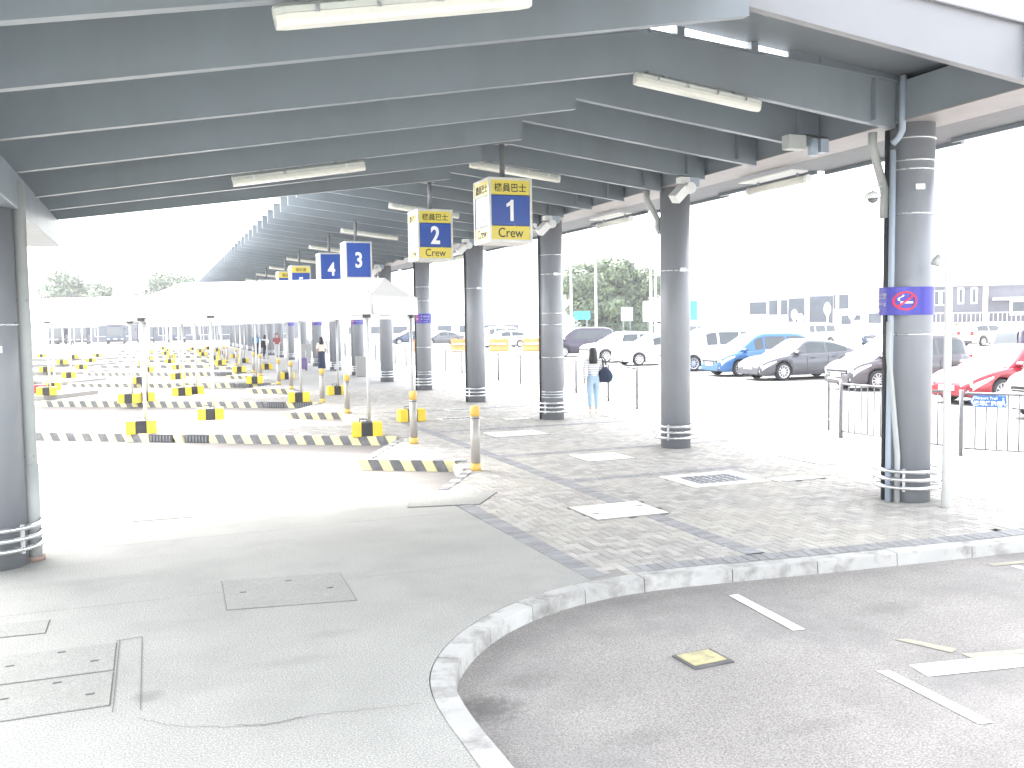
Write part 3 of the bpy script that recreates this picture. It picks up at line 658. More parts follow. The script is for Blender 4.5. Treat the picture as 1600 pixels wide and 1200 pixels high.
# saw-tooth roof deck: one sheet per bay, raised over the far beam
def deck(u0, u1, v0, v1, f0, lift0, lift1, name='deck_panel', th=0.035):
    lo = [(v0 + X0, u0 + Y0, f0(v0) + 0.002), (v1 + X0, u0 + Y0, f0(v1) + 0.002), (v1 + X0, u1 + Y0, f0(v1) + lift1), (v0 + X0, u1 + Y0, f0(v0) + lift0)]
    hi = [(x, y, z + th) for x, y, z in lo]
    MB().hexa(lo, hi).build(name, M['deck'], canopy)
us = [u for b, u in BEAMS]
for i in range(len(us) - 1):
    v0 = -4.05 if us[i] < 5 else -5.15
    deck(us[i] + 0.06, us[i + 1] + 0.05, v0, 1.5, zt, 0.15, 0.03)
    # purlin stubs that carry the raised edge
    if i < 8:
        for v in (-3.1, -2.2, -1.3): MB().box((v + X0, us[i + 1] + Y0 - 0.0, zt(v) + 0.05), (0.09, 0.10, 0.10)).build('purlin_stub', M['steel'], canopy)
    if i < 9: MB().hexa([(-1.75 + X0, us[i + 1] - 0.03 + Y0, zt(-1.75) - 0.01), (1.4 + X0, us[i + 1] - 0.03 + Y0, zt(1.4) - 0.01), (1.4 + X0, us[i + 1] + 0.0 + Y0, zt(1.4) - 0.01), (-1.75 + X0, us[i + 1] + 0.0 + Y0, zt(-1.75) - 0.01)], [(-1.75 + X0, us[i + 1] - 0.03 + Y0, zt(-1.75) + 0.10), (1.4 + X0, us[i + 1] - 0.03 + Y0, zt(1.4) + 0.04), (1.4 + X0, us[i + 1] + Y0, zt(1.4) + 0.04), (-1.75 + X0, us[i + 1] + Y0, zt(-1.75) + 0.10)]).build('gap_flashing', M['steel'], canopy)
lb = sorted(LBEAM.items(), key=lambda k: k[1][0])
for (a, (ua, va, za, sa)), (b, (ub, vb2, zb2, sb)) in zip(lb, lb[1:]):
    da, db = max(0.42, zt(va) - za), max(0.42, zt(vb2) - zb2)
    lo = [(V_LEFT + X0, ua + Y0 + 0.02, za + sa * (V_LEFT - va) + da + 0.003), (va + X0, ua + Y0 + 0.02, za + da + 0.003), (vb2 + X0, ub + Y0 + 0.02, zb2 + db + 0.06), (V_LEFT + X0, ub + Y0 + 0.02, zb2 + sb * (V_LEFT - vb2) + db + 0.06)]
    MB().hexa(lo, [(x, y, z + 0.035) for x, y, z in lo]).build('deck_panel', M['deck'], canopy)
# last left panel edge
MB().box((X0 + 1.52, Y0 + 50, 4.62), (0.05, 105.0, 0.20)).build('fascia', M['steel'], canopy)
for k in range(40):
    w = 1.20 if k % 2 else 1.02
    MB().box((X0 + 0.36 + w / 2, Y0 - 1.9 + 2.605 * (k + 0.5), 4.435), (w, 2.60, 0.05)).build('overhang_soffit', M['soffit_dark'], canopy)
    MB().box((X0 + 0.36 + w - 0.03, Y0 - 1.9 + 2.605 * (k + 0.5), 4.43), (0.06, 2.60, 0.14)).build('gutter_edge', M['steel'], canopy)

# ================================================================== COLUMNS
ring_me = MB().tube([(math.cos(2 * PI * a / 32) * 0.375, math.sin(2 * PI * a / 32) * 0.375, 0) for a in range(32)], 0.023, 8, closed=True).mesh('guard_ring', M['stainless'])
shaft_me = MB().cyl((0, 0), 0.25, 0.0, 4.352, 40).mesh('shaft', M['column'])
strap_me = MB().tube([(math.cos(2 * PI * a / 32) * 0.252, math.sin(2 * PI * a / 32) * 0.252, 0) for a in range(32)], 0.009, 6, closed=True).mesh('strap', M['stainless'])
brk_me = MB().box((0.375, 0, 0), (0.022, 0.03, 0.26)).box((0.31, 0, 0.09), (0.13, 0.02, 0.02)).box((0.31, 0, -0.09), (0.13, 0.02, 0.02)).mesh('guard_bracket', M['stainless'])
box_me = MB().box((0, 0, 0), (0.035, 0.10, 0.06)).mesh('junction_box', M['white'])
face = (X0 - 0, 0)
def column(x, y, label, ht=4.352, straps=(), pipe=None, rings=True, jb=(), group='grey columns in a row along the walkway'):
    t = thing('support_column', label, 'column', (x, y, 0), 0, group)
    s = link(shaft_me, 'shaft', t)
    if ht != 4.352: s.scale = (1, 1, ht / 4.352)
    if rings:
        for z in (0.19, 0.285, 0.38):
            r = link(ring_me, 'guard_ring', t); r.location = (0, 0, z)
        for a in (-50, 40, 130, 220):
            b = link(brk_me, 'guard_bracket', t); b.location = (0, 0, 0.285); b.rotation_euler = (0, 0, math.radians(a))
    for z in straps:
        r = link(strap_me, 'strap', t); r.location = (0, 0, z)
    for z, a in jb:
        r = link(box_me, 'junction_box', t); r.location = (0.265 * math.cos(a), 0.265 * math.sin(a), z); r.rotation_euler = (0, 0, a)
    return t
NUM = ['nearest', 'second', 'third', 'fourth', 'fifth', 'sixth', 'seventh', 'eighth', 'ninth', 'tenth', 'eleventh', 'twelfth', 'thirteenth', 'fourteenth', 'fifteenth', 'sixteenth', 'seventeenth', 'eighteenth', 'nineteenth', 'twentieth']
aim = lambda x, y: math.atan2(-y, -x)
cols = []
for k in range(20):
    x, y = X0, Y0 + SP * k; a = aim(x, y)
    lab = {0: 'nearest grey column of the row, with pipes and a purple no smoking band', 1: 'second grey column of the row, plain, beside the open crossing',
           2: 'third grey column of the row, beside the woman with the dark bag'}.get(k, f'{NUM[k]} grey column of the row counting from the camera')
    st = {0: (4.18, 3.93, 3.83, 3.33, 1.95), 1: (2.98,), 2: (3.62, 3.2, 2.35, 2.1, 1.38, 0.62, 0.56, 0.50), 3: (3.1,), 4: (3.35, 2.9, 1.4, 0.6, 0.52), 5: (3.0,), 6: (2.9,)}.get(k, ())
    jb = {0: ((3.62, a + 0.35),), 1: ((2.99, a + 0.5),), 2: ((3.2, a + 0.4),), 3: ((3.1, a + 0.4),)}.get(k, ())
    t = column(x, y, lab, straps=st, jb=jb, group='grey columns in a row along the walkway'); cols.append(t)
    # side towards the left of the picture
    lx, ly = math.cos(a - PI / 2), math.sin(a - PI / 2)
    fx, fy = math.cos(a), math.sin(a)
    def pos(side, front): return (lx * side + fx * front, ly * side + fy * front)
    if k == 0:
        p = pos(0.262, 0.10); q = pos(0.185, 0.235)
        MB().tube([(p[0], p[1], 0), (p[0], p[1], 4.3)], 0.028, 10).build('conduit', M['pipe_dark'], t)
        MB().tube([(q[0] * 1.12, q[1] * 1.12, 0), (q[0] * 1.12, q[1] * 1.12, 0.6), (q[0] * 1.08, q[1] * 1.08, 2.0), (q[0] * 1.06, q[1] * 1.06, 4.05)], 0.034, 10).build('conduit', M['pipe_blue'], t)
        r = pos(0.11, 0.285)
        MB().tube([(r[0], r[1], 0), (r[0], r[1], 0.55), (q[0] * 1.16, q[1] * 1.16, 1.7), (q[0] * 1.16, q[1] * 1.16, 2.1)], 0.032, 10).build('conduit', M['pipe'], t)
        MB().tube([(p[0] * 1.6, p[1] * 1.6, 4.28), (p[0] * 1.6, p[1] * 1.6, 4.12), (p[0] * 1.1, p[1] * 1.1, 3.62), (p[0] * 1.1, p[1] * 1.1, 3.3)], 0.05, 12).build('drain_pipe', M['pipe'], t)
        g = pos(0.10, 0.30)
        MB().tube([(g[0], g[1], 4.86), (g[0], g[1], 4.25), (g[0] * 0.95 + lx * 0.04, g[1] * 0.95 + ly * 0.04, 4.18), (q[0] * 1.06, q[1] * 1.06, 4.12)], 0.036, 10).build('drain_pipe', M['pipe_blue'], t)
    elif k in (2, 3, 4, 6, 7, 8, 10, 12):
        p = pos(0.27, 0.07)
        MB().tube([(p[0], p[1], 0), (p[0], p[1], 4.7)], 0.024, 8).build('conduit', M['pipe_dark'] if k < 5 else M['pipe'], t)
        if k == 2: MB().tube([(p[0] * 0.9, p[1] * 0.9, 4.0), (lx * 0.35, ly * 0.35, 4.2), (lx * 0.5, ly * 0.5, 4.33)], 0.022, 8).build('conduit', M['pipe'], t)
    if k == 1 or k == 5:
        MB().tube([(lx * 0.47, ly * 0.47, 4.33), (lx * 0.47, ly * 0.47, 4.2), (lx * 0.29, ly * 0.29, 3.85), (lx * 0.29, ly * 0.29, 3.7), (lx * 0.24, ly * 0.24, 3.62)], 0.05, 12).build('drain_pipe', M['pipe'], t)
    if k in (0, 4, 6, 8, 10):
        # purple no-smoking wrap
        m = MB(); n = 72; R = 0.262; zc = 2.335; hh = 0.155 if k else 0.16
        bulge = pos(0.30, 0.30)
        def band_r(an):
            da = (an - a + PI) % (2 * PI) - PI
            return R + 0.115 * max(0, math.sin((0.0 - da) / 1.75 * PI)) ** 0.8 if k == 0 and -1.75 < da < 0.0 else R
        rg = [(band_r(2 * PI * j / n), 2 * PI * j / n) for j in range(n)]
        m.loft([[(rr * math.cos(an), rr * math.sin(an), z) for rr, an in rg] for z in (zc - hh, zc + hh)], smooth=True, caps=False)
        wrap = m.build('notice_band', M['purple'], t)
        # symbol on the side facing the camera (centre of the symbol at angle sa)
        sa = a - 0.12 if k == 0 else a - 0.9
        def on(px, pz, off=0.003):   # paper coordinates -> curved band
            an = sa + px / R; rr = band_r(an) + 0.004
            return ((rr + off) * math.cos(an), (rr + off) * math.sin(an), zc + pz)
        ring = MB(); seg = 36
        for j in range(seg):
            a0, a1 = 2 * PI * j / seg, 2 * PI * (j + 1) / seg
            ring.add([on(0.088 * math.cos(a0), 0.088 * math.sin(a0)), on(0.088 * math.cos(a1), 0.088 * math.sin(a1)), on(0.108 * math.cos(a1), 0.108 * math.sin(a1)), on(0.108 * math.cos(a0), 0.108 * math.sin(a0))], [(0, 1, 2, 3)])
        c45 = math.cos(PI / 4)
        for j in range(8):
            t0, t1 = -0.088 + 0.176 * j / 8, -0.088 + 0.176 * (j + 1) / 8
            ring.add([on(t0 * c45 - 0.007, t0 * c45 + 0.007, 0.006), on(t0 * c45 + 0.007, t0 * c45 - 0.007, 0.006), on(t1 * c45 + 0.007, t1 * c45 - 0.007, 0.006), on(t1 * c45 - 0.007, t1 * c45 + 0.007, 0.006)], [(0, 1, 2, 3)])
        ring.build('prohibition_ring', M['red'], wrap, fix=False)
        cg = MB()
        for j in range(6):
            x0, x1 = -0.045 + 0.11 * j / 6, -0.045 + 0.11 * (j + 1) / 6
            cg.add([on(x0, -0.028, 0.0045), on(x1, -0.028, 0.0045), on(x1, -0.006, 0.0045), on(x0, -0.006, 0.0045)], [(0, 1, 2, 3)])
        sm = [(-0.052, 0.0), (-0.062, 0.02), (-0.05, 0.04), (-0.03, 0.05), (-0.022, 0.068)]
        for (xa, za_), (xb, zb_) in zip(sm, sm[1:]):
            cg.add([on(xa - 0.007, za_, 0.0045), on(xa + 0.007, za_, 0.0045), on(xb + 0.007, zb_, 0.0045), on(xb - 0.007, zb_, 0.0045)], [(0, 1, 2, 3)])
        cg.build('cigarette_symbol', M['letter'], wrap)
        if True:
            side = 1 if k else -1
            for body, size, dz in (('不准吸煙', 0.075, 0.06), ('No Smoking', 0.058, -0.03), ('禁止吸烟', 0.04, -0.10)):
                me = text_mesh(body, size, M['letter'], 'lettering', depth=0.0008)
                off = 0.30 * side
                for v in me.vertices:
                    px, pz = v.co.x, v.co.y; q = on(px + off, pz + dz, 0.004); v.co = q
                link(me, 'lettering', wrap)
# left-hand column with its pale pipe
lc = column(-1.385, 9.52, 'grey column at the far left with a pale pipe beside it', ht=3.27, straps=(2.2,), jb=((1.98, -1.2),), group='grey columns')
lc['group'] = 'grey columns at the left'
del lc['group']
pp = thing('downpipe', 'pale grey rainwater pipe standing beside the far left column', 'pipe', (-1.10, 9.62, 0))
MB().tube([(0, 0, 0.12), (-0.0, 0, 3.5)], 0.062, 14).build('pipe', M['pipe'], pp)
MB().tube([(0, 0, 0.0), (0, 0, 0.9)], 0.069, 14).build('base_sleeve', M['pipe'], pp)
MB().cyl((0, 0), 0.092, 0.0, 0.045, 14).build('foot_flange', mat('rusty_steel', (0.30, 0.22, 0.18), 0.8, 0, 0.2, 20), pp)
for z in (0.98, 2.42): MB().box((-0.08, 0, z), (0.24, 0.10, 0.02)).build('pipe_bracket', M['iron'], pp)

# ================================================================== LIGHTS UNDER THE ROOF
def batten(p, q, label, drop=0.02, group='fluorescent battens under the canopy'):
    P, Q = Vector(p), Vector(q); d = Q - P; L = d.length; yaw = math.atan2(d.y, d.x); pit = -math.asin(d.z / L)
    t = thing('batten_light', label, 'light fitting', tuple((P + Q) / 2), 0, group); t.rotation_euler = (0, pit, yaw)
    def prof(w, h0, h1, ins):
        r = []
        for xx, k in ((-L / 2, 0.55), (-L / 2 + ins, 1.0), (L / 2 - ins, 1.0), (L / 2, 0.55)):
            r.append([(xx, -w * k, h0), (xx, w * k, h0), (xx, w * k, h0 + (h1 - h0) * 0.6), (xx, w * 0.6 * k, h1), (xx, -w * 0.6 * k, h1), (xx, -w * k, h0 + (h1 - h0) * 0.6)])
        return MB().loft(r, smooth=False)
    prof(0.075, -0.025, 0.03, 0.05).build('housing', M['lampbody'], t, fix=True)
    prof(0.07, -0.027, -0.085, 0.06).build('diffuser', M['lamp'], t, fix=True)
    for s in (-0.35, -0.12, 0.12, 0.35): MB().box((s * L, -0.078, -0.015), (0.025, 0.012, 0.04)).build('clip', M['stainless'], t)
    for s in (-0.28, 0.28): MB().box((s * L, 0, 0.05), (0.03, 0.05, 0.05)).build('hanger', M['steel'], t)
    return t
bn = ['on the beam at the nearest column', 'behind the sign of bay one', 'behind the sign of bay two', 'behind the sign of bay three', 'behind the sign of bay four', 'behind the sign of bay five', 'behind the sign of bay six', 'seventh in the row along the walkway', 'eighth in the row along the walkway', 'ninth in the row along the walkway', 'tenth in the row along the walkway', 'eleventh in the row along the walkway']
for k in range(12):
    u = SP * k; va, vb_ = -3.62, -2.12
    batten((va + X0, u + Y0 - 0.02, zb(va) - 0.055), (vb_ + X0, u + Y0 - 0.02, zb(vb_) - 0.055), 'long white fluorescent batten ' + bn[k])
for u, va, L, lab in ((-3.25, -7.59, 1.5, 'long white fluorescent batten at the top edge above the footway'), (2.605, -7.35, 1.54, 'long white fluorescent batten under the left roof slope')):
    b = [k for k in LBEAM.values() if abs(k[0] - u) < 0.01][0]; f = lambda v: b[2] + b[3] * (v - b[1]) - 0.055
    batten((va + X0, u + Y0, f(va)), (va + L * 0.985 + X0, u + Y0, f(va + L * 0.985)), lab)

# ================================================================== BAY SIGNS
def bay_sign(u, num, top=None, bottom=None, label='', v=-3.9, rod=0.55):
    w, h, z0 = 0.64, 0.88, 3.265
    x, y = W(u, v); t = thing('bay_sign', label, 'bus bay sign', (x + w / 2, y + w / 2, z0), 0, 'box signs hanging over the bus bays')
    e = 0.035
    fr = MB()
    for sx in (-1, 1):
        for sy in (-1, 1): fr.box((sx * (w / 2 - e / 2), sy * (w / 2 - e / 2), h / 2), (e, e, h))
    for z in (e / 2, h - e / 2):
        for s in (-1, 1):
            fr.box((0, s * (w / 2 - e / 2), z), (w - 2 * e, e, e)); fr.box((s * (w / 2 - e / 2), 0, z), (e, w - 2 * e, e))
    fr.box((0, 0, h - 0.012), (w - 2 * e, w - 2 * e, 0.02)); fr.box((0, 0, 0.012), (w - 2 * e, w - 2 * e, 0.02))
    fr.build('frame', M['frame'], t)
    hgt = zb(v + w / 2) - (z0 + h)
    MB().cyl((0, 0), 0.038, h, h + hgt + 0.02, 12).build('hanging_rod', M['galv'], t)
    MB().box((0, 0, h + hgt - 0.01), (0.2, 0.14, 0.02)).build('fixing_plate', M['galv'], t)
    i = w / 2 - e; zl, zh = e, h - e
    za = zl + (0.19 if bottom else 0.0) * (zh - zl) / 0.81 if bottom else zl
    zc = zh - (0.20 * (zh - zl) / 0.81) if top else zh
    tm = {}
    for side in range(4):
        an = side * PI / 2     # 0: faces -y, 1: +x ...
        f = bpy.data.objects.new('sign_face', None); COL.objects.link(f); f.parent = t; f.rotation_euler = (0, 0, an); f.empty_display_size = 0.1
        yf = -(w / 2 - 0.012)
        def panel(a, b, m, nm): return MB().box((0, yf, (a + b) / 2), (2 * i, 0.006, b - a)).build(nm, M[m], f)
        panel(za + 0.004, zc - 0.004, 'blue_panel', 'blue_panel')
        if top: panel(zc + 0.004, zh, 'yellow_panel', 'yellow_panel')
        if bottom: panel(zl, za - 0.004, 'yellow_panel', 'yellow_panel')
        def txt(key, body, size, m, zz, bold, sx=1.0, off=0.0):
            if key not in tm: tm[key] = text_mesh(body, size, M[m], 'lettering', bold, sx)
            put_text(tm[key], 'lettering', f, (off, yf - 0.0045, zz))
        zm = (za + zc) / 2
        if num == '1':
            if 'n' not in tm: tm['n'] = MB().prism([(-0.005, -0.145), (0.043, -0.145), (0.043, 0.145), (0.008, 0.145), (-0.02, 0.112), (-0.06, 0.088), (-0.06, 0.045), (-0.005, 0.066)], -0.001, 0.002).mesh('lettering', M['letter'])
            put_text(tm['n'], 'lettering', f, (0, yf - 0.0045, zm))
        else: txt('n', num, 0.50 if not top else 0.42, 'letter', zm, 0.012, 0.80)
        if top: txt('t', top, 0.125, 'ink', (zc + zh) / 2, 0.0012, 0.95)
        if bottom: txt('b', bottom, 0.185, 'ink', (zl + za) / 2 + 0.0, 0.0005, 0.88)
    return t
bay_sign(3.6, '1', '機員巴士', 'Crew', 'white framed box sign for bay one with yellow Crew strip')
bay_sign(7.25, '2', '機員巴士', 'Crew', 'white framed box sign for bay two with yellow Crew strip')
bay_sign(13.69, '3', None, None, 'all blue box sign showing the number three')
bay_sign(17.31, '4', None, None, 'all blue box sign showing the number four')
bay_sign(22.9, '5', '酒店通', None, 'blue box sign with number five and a yellow top strip')
bay_sign(26.3, '6', '酒店通', None, 'blue box sign with number six and a yellow top strip')
bay_sign(32.4, '7', None, None, 'blue box sign with number seven, mostly hidden by the nearest tent')
bay_sign(36.2, '8', None, None, 'blue box sign for bay eight, behind the tent roofs')
bay_sign(42.0, '9', None, None, 'blue box sign for bay nine, behind the tent roofs')

# ================================================================== SMALL FIXTURES ON THE ROOF EDGE
def floodlight(u, v, label):
    x, y = W(u, v); t = thing('floodlight', label, 'floodlight', (x, y, zb(v) - 0.02), 0, 'floodlights under the roof beams'); a = math.radians(200)
    MB().box((0.05, 0, -0.06), (0.20, 0.12, 0.14)).build('control_gear', M['pipe_blue'], t)
    MB().box((-0.10, 0, -0.03), (0.16, 0.14, 0.08)).build('junction_box', M['white'], t)
    MB().tube([(-0.05, -0.08, -0.16), (-0.05, -0.16, -0.16)], 0.085, 14).build('swivel', M['white'], t)
    h = MB().box((0, 0, 0), (0.26, 0.16, 0.15)).build('lamp_head', M['white'], t, bevel=0.01); h.location = (-0.26, -0.14, -0.26); h.rotation_euler = (0.2, -0.75, 0.1)
    MB().tube([(-0.08, -0.14, -0.17), (-0.2, -0.14, -0.23)], 0.025, 8).build('arm', M['white'], t)
    return t
floodlight(3.9, -0.55, 'white floodlight under the roof edge between the nearest and second columns'); floodlight(9.1, -0.55, 'white floodlight under the roof edge between the second and third columns')
floodlight(14.4, -0.55, 'white floodlight under the roof edge between the third and fourth columns'); floodlight(24.7, -0.5, 'white floodlight under the roof edge above the fifth column')
t = thing('junction_box', 'pale junction box with valves under the beam left of the nearest column', 'junction box', (X0 - 0.95, Y0 + 0.9, zb(-0.95) - 0.1))
MB().box((0, 0, 0), (0.26, 0.14, 0.17)).build('case', M['pipe'], t, bevel=0.01); MB().cyl((0.28, 0), 0.06, -0.14, 0.06, 12).build('valve_body', M['pipe_blue'], t); MB().box((0.42, 0, -0.02), (0.12, 0.1, 0.16)).build('relay_box', M['pipe_blue'], t)
MB().tube([(0.0, 0, 0.08), (0.2, 0, 0.10), (0.5, 0, 0.08)], 0.015, 6).build('cable', M['pipe_dark'], t)
def tube_light(u, v, z, L, label):
    x, y = W(u, v); t = thing('tube_light', label, 'light fitting', (x, y, z), 0, 'tube lights along the outer roof edge')
    MB().tube([(0, -L / 2, 0), (0, L / 2, 0)], 0.055, 12).build('tube', M['lamp'], t)
    for s in (-1, 1):
        MB().tube([(0, s * L / 2, 0), (0, s * (L / 2 + 0.05), 0)], 0.06, 12).build('end_cap', M['white'], t); MB().box((0, s * L * 0.35, 0.08), (0.03, 0.03, 0.16)).build('bracket', M['steel'], t)
    MB().box((-0.10, 0, 0.12), (0.30, L * 0.95, 0.02)).build('reflector', M['white'], t)
    return t
for u, w_ in ((3.3, 'just left of the nearest column'), (8.6, 'left of the second column'), (13.8, 'left of the third column'), (19.0, 'left of the fourth column')):
    tube_light(u, 0.62, 4.16, 1.35, 'white tube light under the outer roof edge ' + w_)
for u, w_ in ((-2.0, 'at the right picture edge'),):
    tube_light(u, 1.2, 4.36, 1.3, 'white tube light under the outer roof edge ' + w_)
# dome camera on the nearest column
t = thing('security_camera', 'white dome security camera on a bracket left of the nearest column', 'security camera', (X0 - 0.42, Y0 + 0.1, 3.60))
MB().tube([(0.16, 0, 0.06), (-0.02, 0, 0.06), (-0.05, 0, 0.03), (-0.05, 0, -0.02)], 0.012, 8).build('bracket', M['white'], t)
MB().loft([[(-0.05 + r * math.cos(2 * PI * k / 16), r * math.sin(2 * PI * k / 16), z) for k in range(16)] for r, z in ((0.03, 0.0), (0.085, -0.03), (0.09, -0.07), (0.075, -0.085))]).build('housing', M['white'], t)
MB().loft([[(-0.05 + r * math.cos(2 * PI * k / 16), r * math.sin(2 * PI * k / 16), z) for k in range(16)] for r, z in ((0.06, -0.085), (0.05, -0.115), (0.02, -0.135))]).build('dome', M['galv'], t)
# vent pole with hooked top
t = thing('vent_pole', 'white vent pole with a hooked top standing in front of the nearest column', 'pole', (8.30, 7.93, 0))
hook = [(0, 0, 0.0), (0, 0, 2.74)] + [(-0.075 + 0.075 * math.cos(a), 0, 2.74 + 0.075 * math.sin(a)) for a in [PI * k / 8 for k in range(1, 7)]]
MB().tube([(p[0], p[1], p[2]) for p in hook], 0.040, 14).build('pipe', M['white'], t)
MB().tube([hook[-2], (hook[-1][0] - 0.012, 0, hook[-1][2] - 0.02), (hook[-1][0] - 0.03, 0, hook[-1][2] - 0.07)], 0.046, 14).build('outlet', M['pipe'], t)
t.rotation_euler = (0, 0, -0.35)
t = thing('electrical_cabinet', 'grey electrical cabinet against the seventh column', 'cabinet', (X0 - 0.08, Y0 + 30.15, 0)); MB().box((0, 0, 0.42), (0.5, 0.22, 0.84)).build('case', M['cabinet'], t, bevel=0.01); MB().box((0, -0.115, 0.42), (0.44, 0.012, 0.76)).build('door', M['cabinet'], t)
t = thing('electrical_cabinet', 'grey electrical cabinet standing near the tenth column', 'cabinet', (X0 + 0.05, Y0 + 46.2, 0)); MB().box((0, 0, 0.55), (0.62, 0.3, 1.1)).build('case', M['cabinet'], t, bevel=0.01); MB().box((0, -0.155, 0.55), (0.56, 0.012, 1.0)).build('door', M['cabinet'], t)
# ================================================================== BOLLARDS
def bollard_proto():
    t = thing('bollard', '', 'bollard', (0, 0, 0))
    MB().cyl((0, 0), 0.068, 0.11, 0.80, 18).build('post', M['bollard'], t)
    MB().loft([[(r * math.cos(2 * PI * k / 18), r * math.sin(2 * PI * k / 18), z) for k in range(18)] for r, z in ((0.07, 0.80), (0.07, 0.92), (0.06, 0.945), (0.02, 0.955))]).build('cap_band', M['amber'], t)
    MB().cyl((0, 0), 0.078, 0.0, 0.11, 18).build('base_band', M['amber'], t)
    MB().tube([(0, 0, 0.765), (0, 0, 0.775)], 0.0705, 18).build('groove', M['iron'], t)
    MB().box((0.068, 0.0, 0.62), (0.008, 0.03, 0.05)).build('tag_plate', M['iron'], t)
    return t
bp = bollard_proto()
BOL = [(4.32, -3.91), (7.73, -3.92), (14.05, -3.88), (17.61, -3.88), (23.77, -3.89), (26.6, -3.95), (33.3, -3.9), (36.1, -3.9), (42.8, -3.9), (45.6, -3.9), (52.3, -3.9), (55.1, -3.9)]
for k, (u, v) in enumerate(BOL):
    o = bp if k == 0 else copy_tree(bp); x, y = W(u, v); o.location = (x, y, 0)
    tag(o, ('nearest grey bollard with amber top and base, at the end of the short striped kerb' if k == 0 else f'{NUM[k]} grey bollard with amber bands along the bus bays, counted from the camera'), 'bollard', 'grey bollards with amber bands along the bus bays')

# ================================================================== TENTS AND THEIR BALLAST BLOCKS
def hip_roof(w, d, z0, z1, z2, inset):
    m = MB(); a, b = w / 2, d / 2
    E = [(-a, -b), (a, -b), (a, b), (-a, b)]
    # sagging fabric: several rows between eave and ridge
    rows = []
    for t_, z in ((0, z1), (0.35, z1 + (z2 - z1) * 0.27), (0.7, z1 + (z2 - z1) * 0.62), (1.0, z2)):
        ww = a - inset * t_; dd = b * (1 - t_) + 0.02; rows.append([(-ww, -dd, z), (-ww * 0.33, -dd, z - 0.02 * (1 - t_)), (ww * 0.33, -dd, z - 0.02 * (1 - t_)), (ww, -dd, z), (ww, dd, z), (ww * 0.33, dd, z), (-ww * 0.33, dd, z), (-ww, dd, z)])
    m.loft(rows, smooth=False, caps=False)
    n = 8; vs = [(x, y, z0) for x, y, z in rows[0]]
    m.loft([[(x * 1.004, y * 1.006, z0 + (0.02 if i in (1, 2, 5, 6) else 0)) for i, (x, y, z) in enumerate(rows[0])], rows[0]], smooth=False, caps=False)
    m.f.append(tuple(len(m.v) - 16 - 8 + i for i in range(8))); m.sm.append(False)
    return m
def ballast_proto():
    t = thing('ballast_block', '', 'ballast block', (0, 0, 0)); w, d, h = 0.50, 0.30, 0.23
    for i, (m, x0, x1) in enumerate((('block_y', -0.25, -0.09), ('block_k', -0.09, 0.09), ('block_y', 0.09, 0.25))):
        k = 0.985
        MB().hexa([(x0, -d / 2, 0), (x1, -d / 2, 0), (x1, d / 2, 0), (x0, d / 2, 0)], [(x0 * k, -d / 2 * 0.92, h), (x1 * k, -d / 2 * 0.92, h), (x1 * k, d / 2 * 0.92, h), (x0 * k, d / 2 * 0.92, h)]).build('painted_section', M[m], t, bevel=0.012)
    MB().tube([(-0.12, 0, h - 0.01), (-0.12, 0, h + 0.05), (0.0, 0, h + 0.05), (0.0, 0, h - 0.01)], 0.010, 6).build('lifting_handle', M['iron'], t)
    return t
bproto = ballast_proto(); bcount = 0
def ballast(x, y, rz, label, z=0.0, s=1.18):
    global bcount
    o = bproto if bcount == 0 else copy_tree(bproto); bcount += 1
    o.location = (x, y, z); o.rotation_euler = (0, 0, rz); o.scale = (s, s, s)
    tag(o, label, 'ballast block', 'yellow and black ballast blocks holding the tents down'); return o
PROT = math.atan2(EV[1], EV[0]) - PI           # local +x of a tent points to its right end
tent_me = {}
